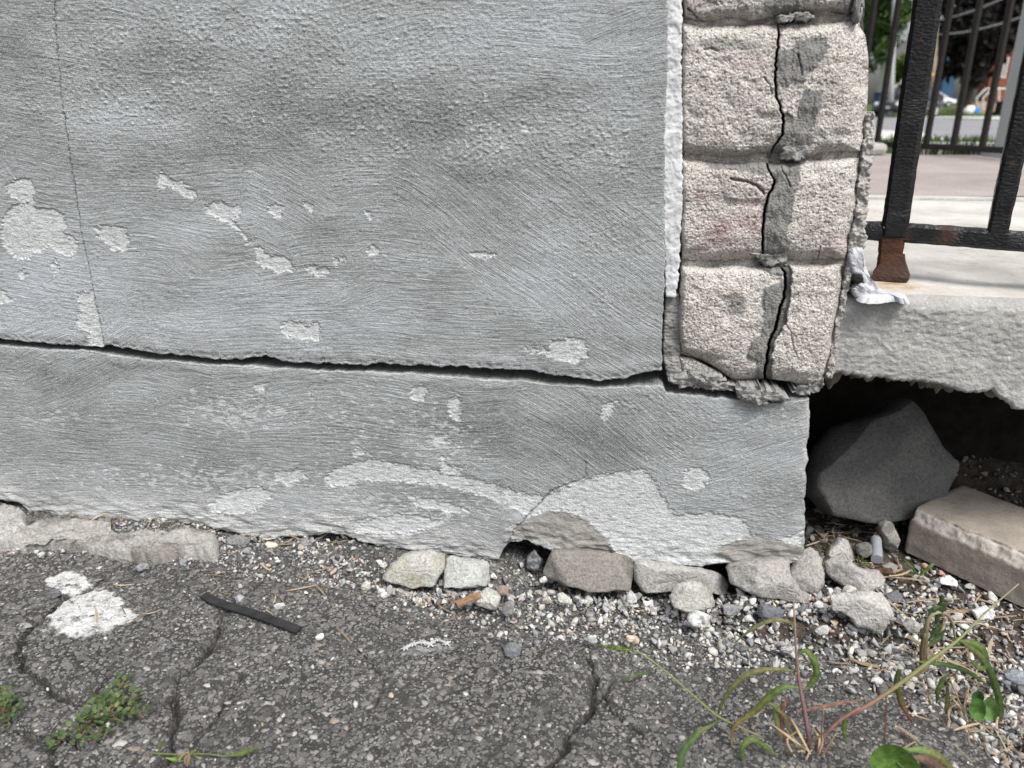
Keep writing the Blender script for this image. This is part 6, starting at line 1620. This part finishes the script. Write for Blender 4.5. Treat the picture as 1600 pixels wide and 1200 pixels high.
def tree(name, label, x, ytop, ybot, Y, rx_px, cols, nl, seed, trunk_px=None, leaf=.16, clumps=26, yc=None):
    rg_ = np.random.default_rng(seed); b = at_y(x, ybot, Y); t_ = at_y(x, ytop, Y); Ht = t_[2] - b[2]
    root = thing(name, (b[0], Y, b[2]), label, "tree"); R = rx_px / FPX * Y
    c0 = b + np.array([0, 0, Ht * (.62 if yc is None else yc)])
    tk = MB(); P = [b + [0, 0, -.2], b + [.1, 0, Ht * .25], b + [-.05, .1, Ht * .5], b + [.1, 0, Ht * .8]]
    tk.tube(spline(P, 10), np.linspace(Ht * .028, Ht * .006, 10), 9)
    cl = []
    for i in range(clumps):
        d = rg_.normal(0, 1, 3); d /= np.linalg.norm(d); cl.append(c0 + d * rg_.uniform(.35, 1.0) ** .6 * np.array([R, R * .8, Ht * .40]))
    for c in cl[:12]:
        s = b + [0, 0, Ht * rg_.uniform(.3, .6)]; tk.tube(spline([s, (s + c) / 2 + rg_.normal(0, .1 * R, 3), c], 6), np.linspace(Ht * .010, Ht * .002, 6), 5)
    tk.build("trunk", M.setdefault('bark', plain("bark_brown", (.07, .055, .042), .95, .35, 4, .6, .1, 20, .02)), root, True)
    cl = np.array(cl); k = rg_.integers(0, clumps, nl); cr = rg_.uniform(.22, .42, clumps) * R
    d = rg_.normal(0, 1, (nl, 3)); d /= np.linalg.norm(d, axis=1)[:, None]
    ctr = cl[k] + d * (cr[k] * rg_.uniform(.2, 1.15, nl) ** .5)[:, None]
    a = rg_.normal(0, 1, (nl, 3)); a /= np.linalg.norm(a, axis=1)[:, None]; b_ = np.cross(a, rg_.normal(0, 1, (nl, 3))); b_ /= np.linalg.norm(b_, axis=1)[:, None]
    sz_ = leaf * rg_.uniform(.6, 1.5, nl)[:, None]
    V = np.stack([ctr - a * sz_, ctr + b_ * sz_ * .5, ctr + a * sz_, ctr - b_ * sz_ * .5], 1).reshape(-1, 3)
    C = np.repeat(np.array(cols)[rg_.integers(0, len(cols), nl)] * rg_.uniform(.7, 1.25, (nl, 1)) * (.8 + .4 * rg_.uniform(0, 1, clumps))[k][:, None], 4, 0)
    build("crown", V, [np.arange(nl * 4).reshape(-1, 4)], M['leaf'], root, smooth=False, cols=np.clip(C, 0, 1))
    return root
tree("broadleaf_tree", "tall mid-green tree rising just right of the stone pillar, across the street", 1334, -150, 178, 46, 56, [(.05, .095, .022), (.075, .13, .035), (.035, .07, .018)], 9000, 31, leaf=.17, clumps=44, yc=.60)
tree("dark_tree", "large purple-black tree filling the view between the far pickets", 1506, -110, 176, 49, 62, [(.017, .014, .015), (.024, .019, .018), (.012, .013, .010)], 13000, 32, leaf=.19, clumps=70, yc=.52)
tree("small_tree", "small yellow-green tree between utility pole and fence post across the street", 1412, 82, 176, 58, 26, [(.16, .23, .045), (.12, .19, .04), (.20, .26, .07)], 3000, 33, leaf=.15, clumps=22, yc=.58)
tree("green_tree", "yellowish green tree at the photo's top right corner behind the pale post", 1600, -70, 176, 62, 34, [(.11, .17, .03), (.15, .2, .05)], 4000, 34, leaf=.2, clumps=24)

M['brickred'] = plain("red_brick_wall", (.21, .075, .05), .9, .3, 2.5, .3, .2, 12, .02)
M['beige'] = plain("beige_siding", (.50, .47, .42), .8, .1, 1, 0)
M['bluebox'] = plain("blue_paint", (.035, .085, .17), .6, .2, 2, 0)
M['roofg'] = plain("grey_shingle", (.16, .15, .15), .9, .25, 3, .4, .2, 10, .03)
M['trimw'] = plain("white_trim", (.70, .69, .66), .6, .06, 4, 0)
M['win'] = NT("window_glass").done((.03, .035, .04), .1, None, .6)
M['ply'] = plain("tan_timber", (.36, .27, .19), .85, .2, 3, .3)
def house(name, label, x0, x1, yeave, ybot, Y, depth, wallm, roofm, rise=1.6, wins=(), brick=False):
    a, b = at_y(x0, ybot, Y), at_y(x1, yeave, Y)
    root = thing(name, ((a[0] + b[0]) / 2, Y + depth / 2, a[2]), label, "house")
    MB().box((a[0], Y, a[2] - .6), (b[0], Y + depth, b[2])).build("wall", wallm, root)
    o = .35; xm = (a[0] + b[0]) / 2
    r_ = MB().prism([(a[0] - o, Y - o, b[2] + .01), (b[0] + o, Y - o, b[2] + .01), (b[0] + o, Y - o, b[2] + .16), (xm, Y - o, b[2] + rise), (a[0] - o, Y - o, b[2] + .16)], (0, 0, 0), (0, depth + 2 * o, 0)).build("roof", roofm, root)
    MB().box((b[0] - 1.4, Y + .3, b[2] + .2), (b[0] - .9, Y + .8, b[2] + rise + .7), .03).build("chimney", M['brickred'], r_)
    for (wx0, wx1, wy0, wy1) in wins:
        p_, q_ = at_y(wx0, wy1, Y), at_y(wx1, wy0, Y)
        f = MB()
        for (xa, xb, za, zb) in ((p_[0] - .09, p_[0], p_[2] - .09, q_[2] + .09), (q_[0], q_[0] + .09, p_[2] - .09, q_[2] + .09), (p_[0], q_[0], q_[2], q_[2] + .09), (p_[0] - .12, q_[0] + .12, p_[2] - .16, p_[2] - .092)):
            f.box((xa, Y - .07, za), (xb, Y + .02, zb))
        fo_ = f.build("window", M['trimw'], root)
        MB().box((p_[0] + .003, Y - .03, p_[2]), (q_[0] - .003, Y - .005, q_[2])).build("pane", M['win'], fo_)
    return root, a, b
hr, ha, hb_ = house("brick_house", "red brick house with porch behind the purple-black tree", 1536, 1650, 60, 176, 57, 1.2, M['brickred'], M['roofg'], 2.4, [(1566, 1574, 92, 118), (1592, 1602, 92, 120)])
d0, d1 = at_y(1545, 160, 57), at_y(1556, 128, 57)
dr = MB().box((d0[0], 56.93, d0[2]), (d1[0], 57.02, d1[2]), .01).build("door", M['trimw'], hr); MB().tube([(d1[0] - .12, 56.93, (d0[2] + d1[2]) / 2), (d1[0] - .12, 56.86, (d0[2] + d1[2]) / 2)], .04, 6).build("handle", M['rim'], dr)
house("beige_house", "beige house with a low grey gable seen beside the utility pole", 1384, 1442, 92, 172, 78, 2.5, M['beige'], M['roofg'], 1.6, [(1392, 1399, 104, 120), (1424, 1432, 104, 120)])
house("blue_house", "dark blue building partly hidden under the purple-black tree", 1466, 1502, 72, 170, 92, 1.0, M['bluebox'], M['roofg'], 1.2, [(1478, 1484, 100, 116)])
# porch with timber steps and a white stair rail
po = at_y(1545, 176, 53)
ps = thing("porch_stairs", (po[0], 53, po[2]), "tan timber porch steps with white handrails before the red brick house", "stairs")
for i in range(5):
    a, b = at_y(1512 + 3.2 * i, 176 - 3.4 * i, 53 + .3 * i), at_y(1556, 172.6 - 3.4 * i, 53 + .3 * i)
    MB().box((a[0], 53 + .32 * i, a[2] - .8), (b[0] + .6, 55.6, b[2]), .01).build("step", M['ply'], ps)
for (s, yy) in (("1526,171 1526,153 1540,139 1550,138", 52.9), ("1536,172 1536,153 1546,143 1550,141", 52.6)):
    MB().tube(at(s, yy), .055, 6).build("handrail", M['trimw'], ps, True, 40)
MB().tube(at("1554,138.5 1586,138.5", 54.0), .06, 6).build("porch_rail", M['trimw'], ps)
MB().tube(at("1561,170 1561,139", 54.0), .055, 6).build("rail_post", M['trimw'], ps)
bn = at_y(1563, 181, 47.0); bt = thing("garbage_bin", (bn[0], 47, bn[2]), "black wheeled garbage bin on the far sidewalk left of the pale post", "bin")
MB().box((bn[0] - .26, 46.75, bn[2] + .05), (bn[0] + .26, 47.25, bn[2] + .72), .05).build("bin_body", M['tyre'], bt); MB().box((bn[0] - .30, 46.7, bn[2] + .721), (bn[0] + .30, 47.3, bn[2] + .79), .03).build("lid", M['tyre'], bt)
for s in (-1, 1): MB().tube([(bn[0] + s * .2, 47.28, bn[2] + .11), (bn[0] + s * .27, 47.28, bn[2] + .11)], .11, 10).build("wheel", M['tyre'], bt)
# white bag with a blue print, knotted at the top
bg_ = at_y(1514, 180, 46.2); bgt = thing("refuse_bag", (bg_[0], 46.2, bg_[2]), "white refuse bag with blue patch slumped on the far kerb", "bag")
rb = np.random.default_rng(4); V, n, rr_ = [], 14, 8
for i in range(rr_ + 1):
    t = i / rr_; rad = .42 * (math.sin(math.pi * (.12 + .8 * t)) ** .7) * (1 - .25 * t)
    for k in range(n): a = 6.283 * k / n; V.append((bg_[0] + rad * math.cos(a) * (1 + .12 * rb.normal()), 46.2 + rad * .8 * math.sin(a), bg_[2] + .52 * t))
MB().add(V, [(i * n + k, i * n + (k + 1) % n, (i + 1) * n + (k + 1) % n, (i + 1) * n + k) for i in range(rr_) for k in range(n)] + [tuple(range(n))[::-1], tuple(range(rr_ * n, (rr_ + 1) * n))]).build("bag_body", M['trimw'], bgt, True)
M['blueprint'] = plain("blue_print", (.05, .22, .60), .5, .1, 5, 0)
MB().box((bg_[0] + .10, 45.83, bg_[2] + .12), (bg_[0] + .40, 45.90, bg_[2] + .42), .03).build("blue_patch", M['blueprint'], bgt)
bb = at_y(1379, 178, 50.0); bbx = thing("blue_container", (bb[0], 50, bb[2]), "tall blue waste container by the pillar's edge across the street", "container")
MB().box((bb[0] - .55, 49.6, bb[2]), (bb[0] + .45, 50.4, bb[2] + 1.15), .06).build("container_body", M['bluebox'], bbx); MB().box((bb[0] - .6, 49.55, bb[2] + 1.151), (bb[0] + .5, 50.45, bb[2] + 1.25), .04).build("lid", M['bluebox'], bbx)
def pole(name, label, x, ybot, ytop, Y, r, mat, lean=0.0, arm=None):
    a, b = at_y(x, ybot, Y), at_y(x + lean, ytop, Y)
    root = thing(name, a, label, "pole")
    MB().tube(spline([a + [0, 0, -.2], (a + b) / 2, b], 6), np.linspace(r, r * .72, 6), 10).build("shaft", mat, root, True)
    if arm is not None:
        c = a + (b - a) * arm
        MB().bar(np.stack([c + [-.9, -.15, 0], c + [.9, -.15, 0]]), .12, .10, np.array([0, 1.0, 0])).build("crossarm", mat, root)
        for s in (-.8, -.4, .4, .8): MB().tube([c + [s, -.15, .05], c + [s, -.15, .22]], [.05, .03], 8).build("insulator", M['trimw'], root)
    return b
M['wood'] = plain("weathered_pole_wood", (.30, .25, .20), .9, .25, 3, .4); M['metalp'] = plain("grey_metal_pole", (.42, .43, .44), .5, .1, 2, 0, .5)
t1_ = pole("utility_pole", "grey utility pole rising beside the green tree across the street", 1392, 176, -120, 43, .14, M['metalp'], 10, .93)
t2_ = pole("utility_pole", "brown wooden utility pole with a yellow band, right of the fence post", 1456, 172, -140, 47.5, .20, M['wood'], 12, .93)
yb = at_y(1457.5, 116, 47.2); MB().tube([yb + [0, .3, -.06], yb + [0, .3, .06]], .215, 12).build("yellow_band", plain("yellow_band", (.62, .45, .05), .5, .1, 3, 0), bpy.data.objects["utility_pole.001"])
for i, (A_, B_, lb) in enumerate([(at_y(1466, 54, 47.5), at_y(1640, 10, 38.0), "lower grey overhead cable crossing in front of the purple-black tree"), (at_y(1466, 32, 47.5), at_y(1640, -40, 38.0), "upper grey overhead cable crossing in front of the purple-black tree"), (at_y(1398, 66, 52), at_y(1466, 54, 47.5), "thin cable strung between the two utility poles")]):
    t = np.linspace(0, 1, 12)[:, None]; Pw = A_ * (1 - t) + B_ * t; Pw[:, 2] -= (.25 * 4 * t * (1 - t))[:, 0]
    o = MB().tube(Pw, .035, 5).build("overhead_cable", M['metalp'], None, True); tag(o, lb, "cable", "overhead cables across the street")
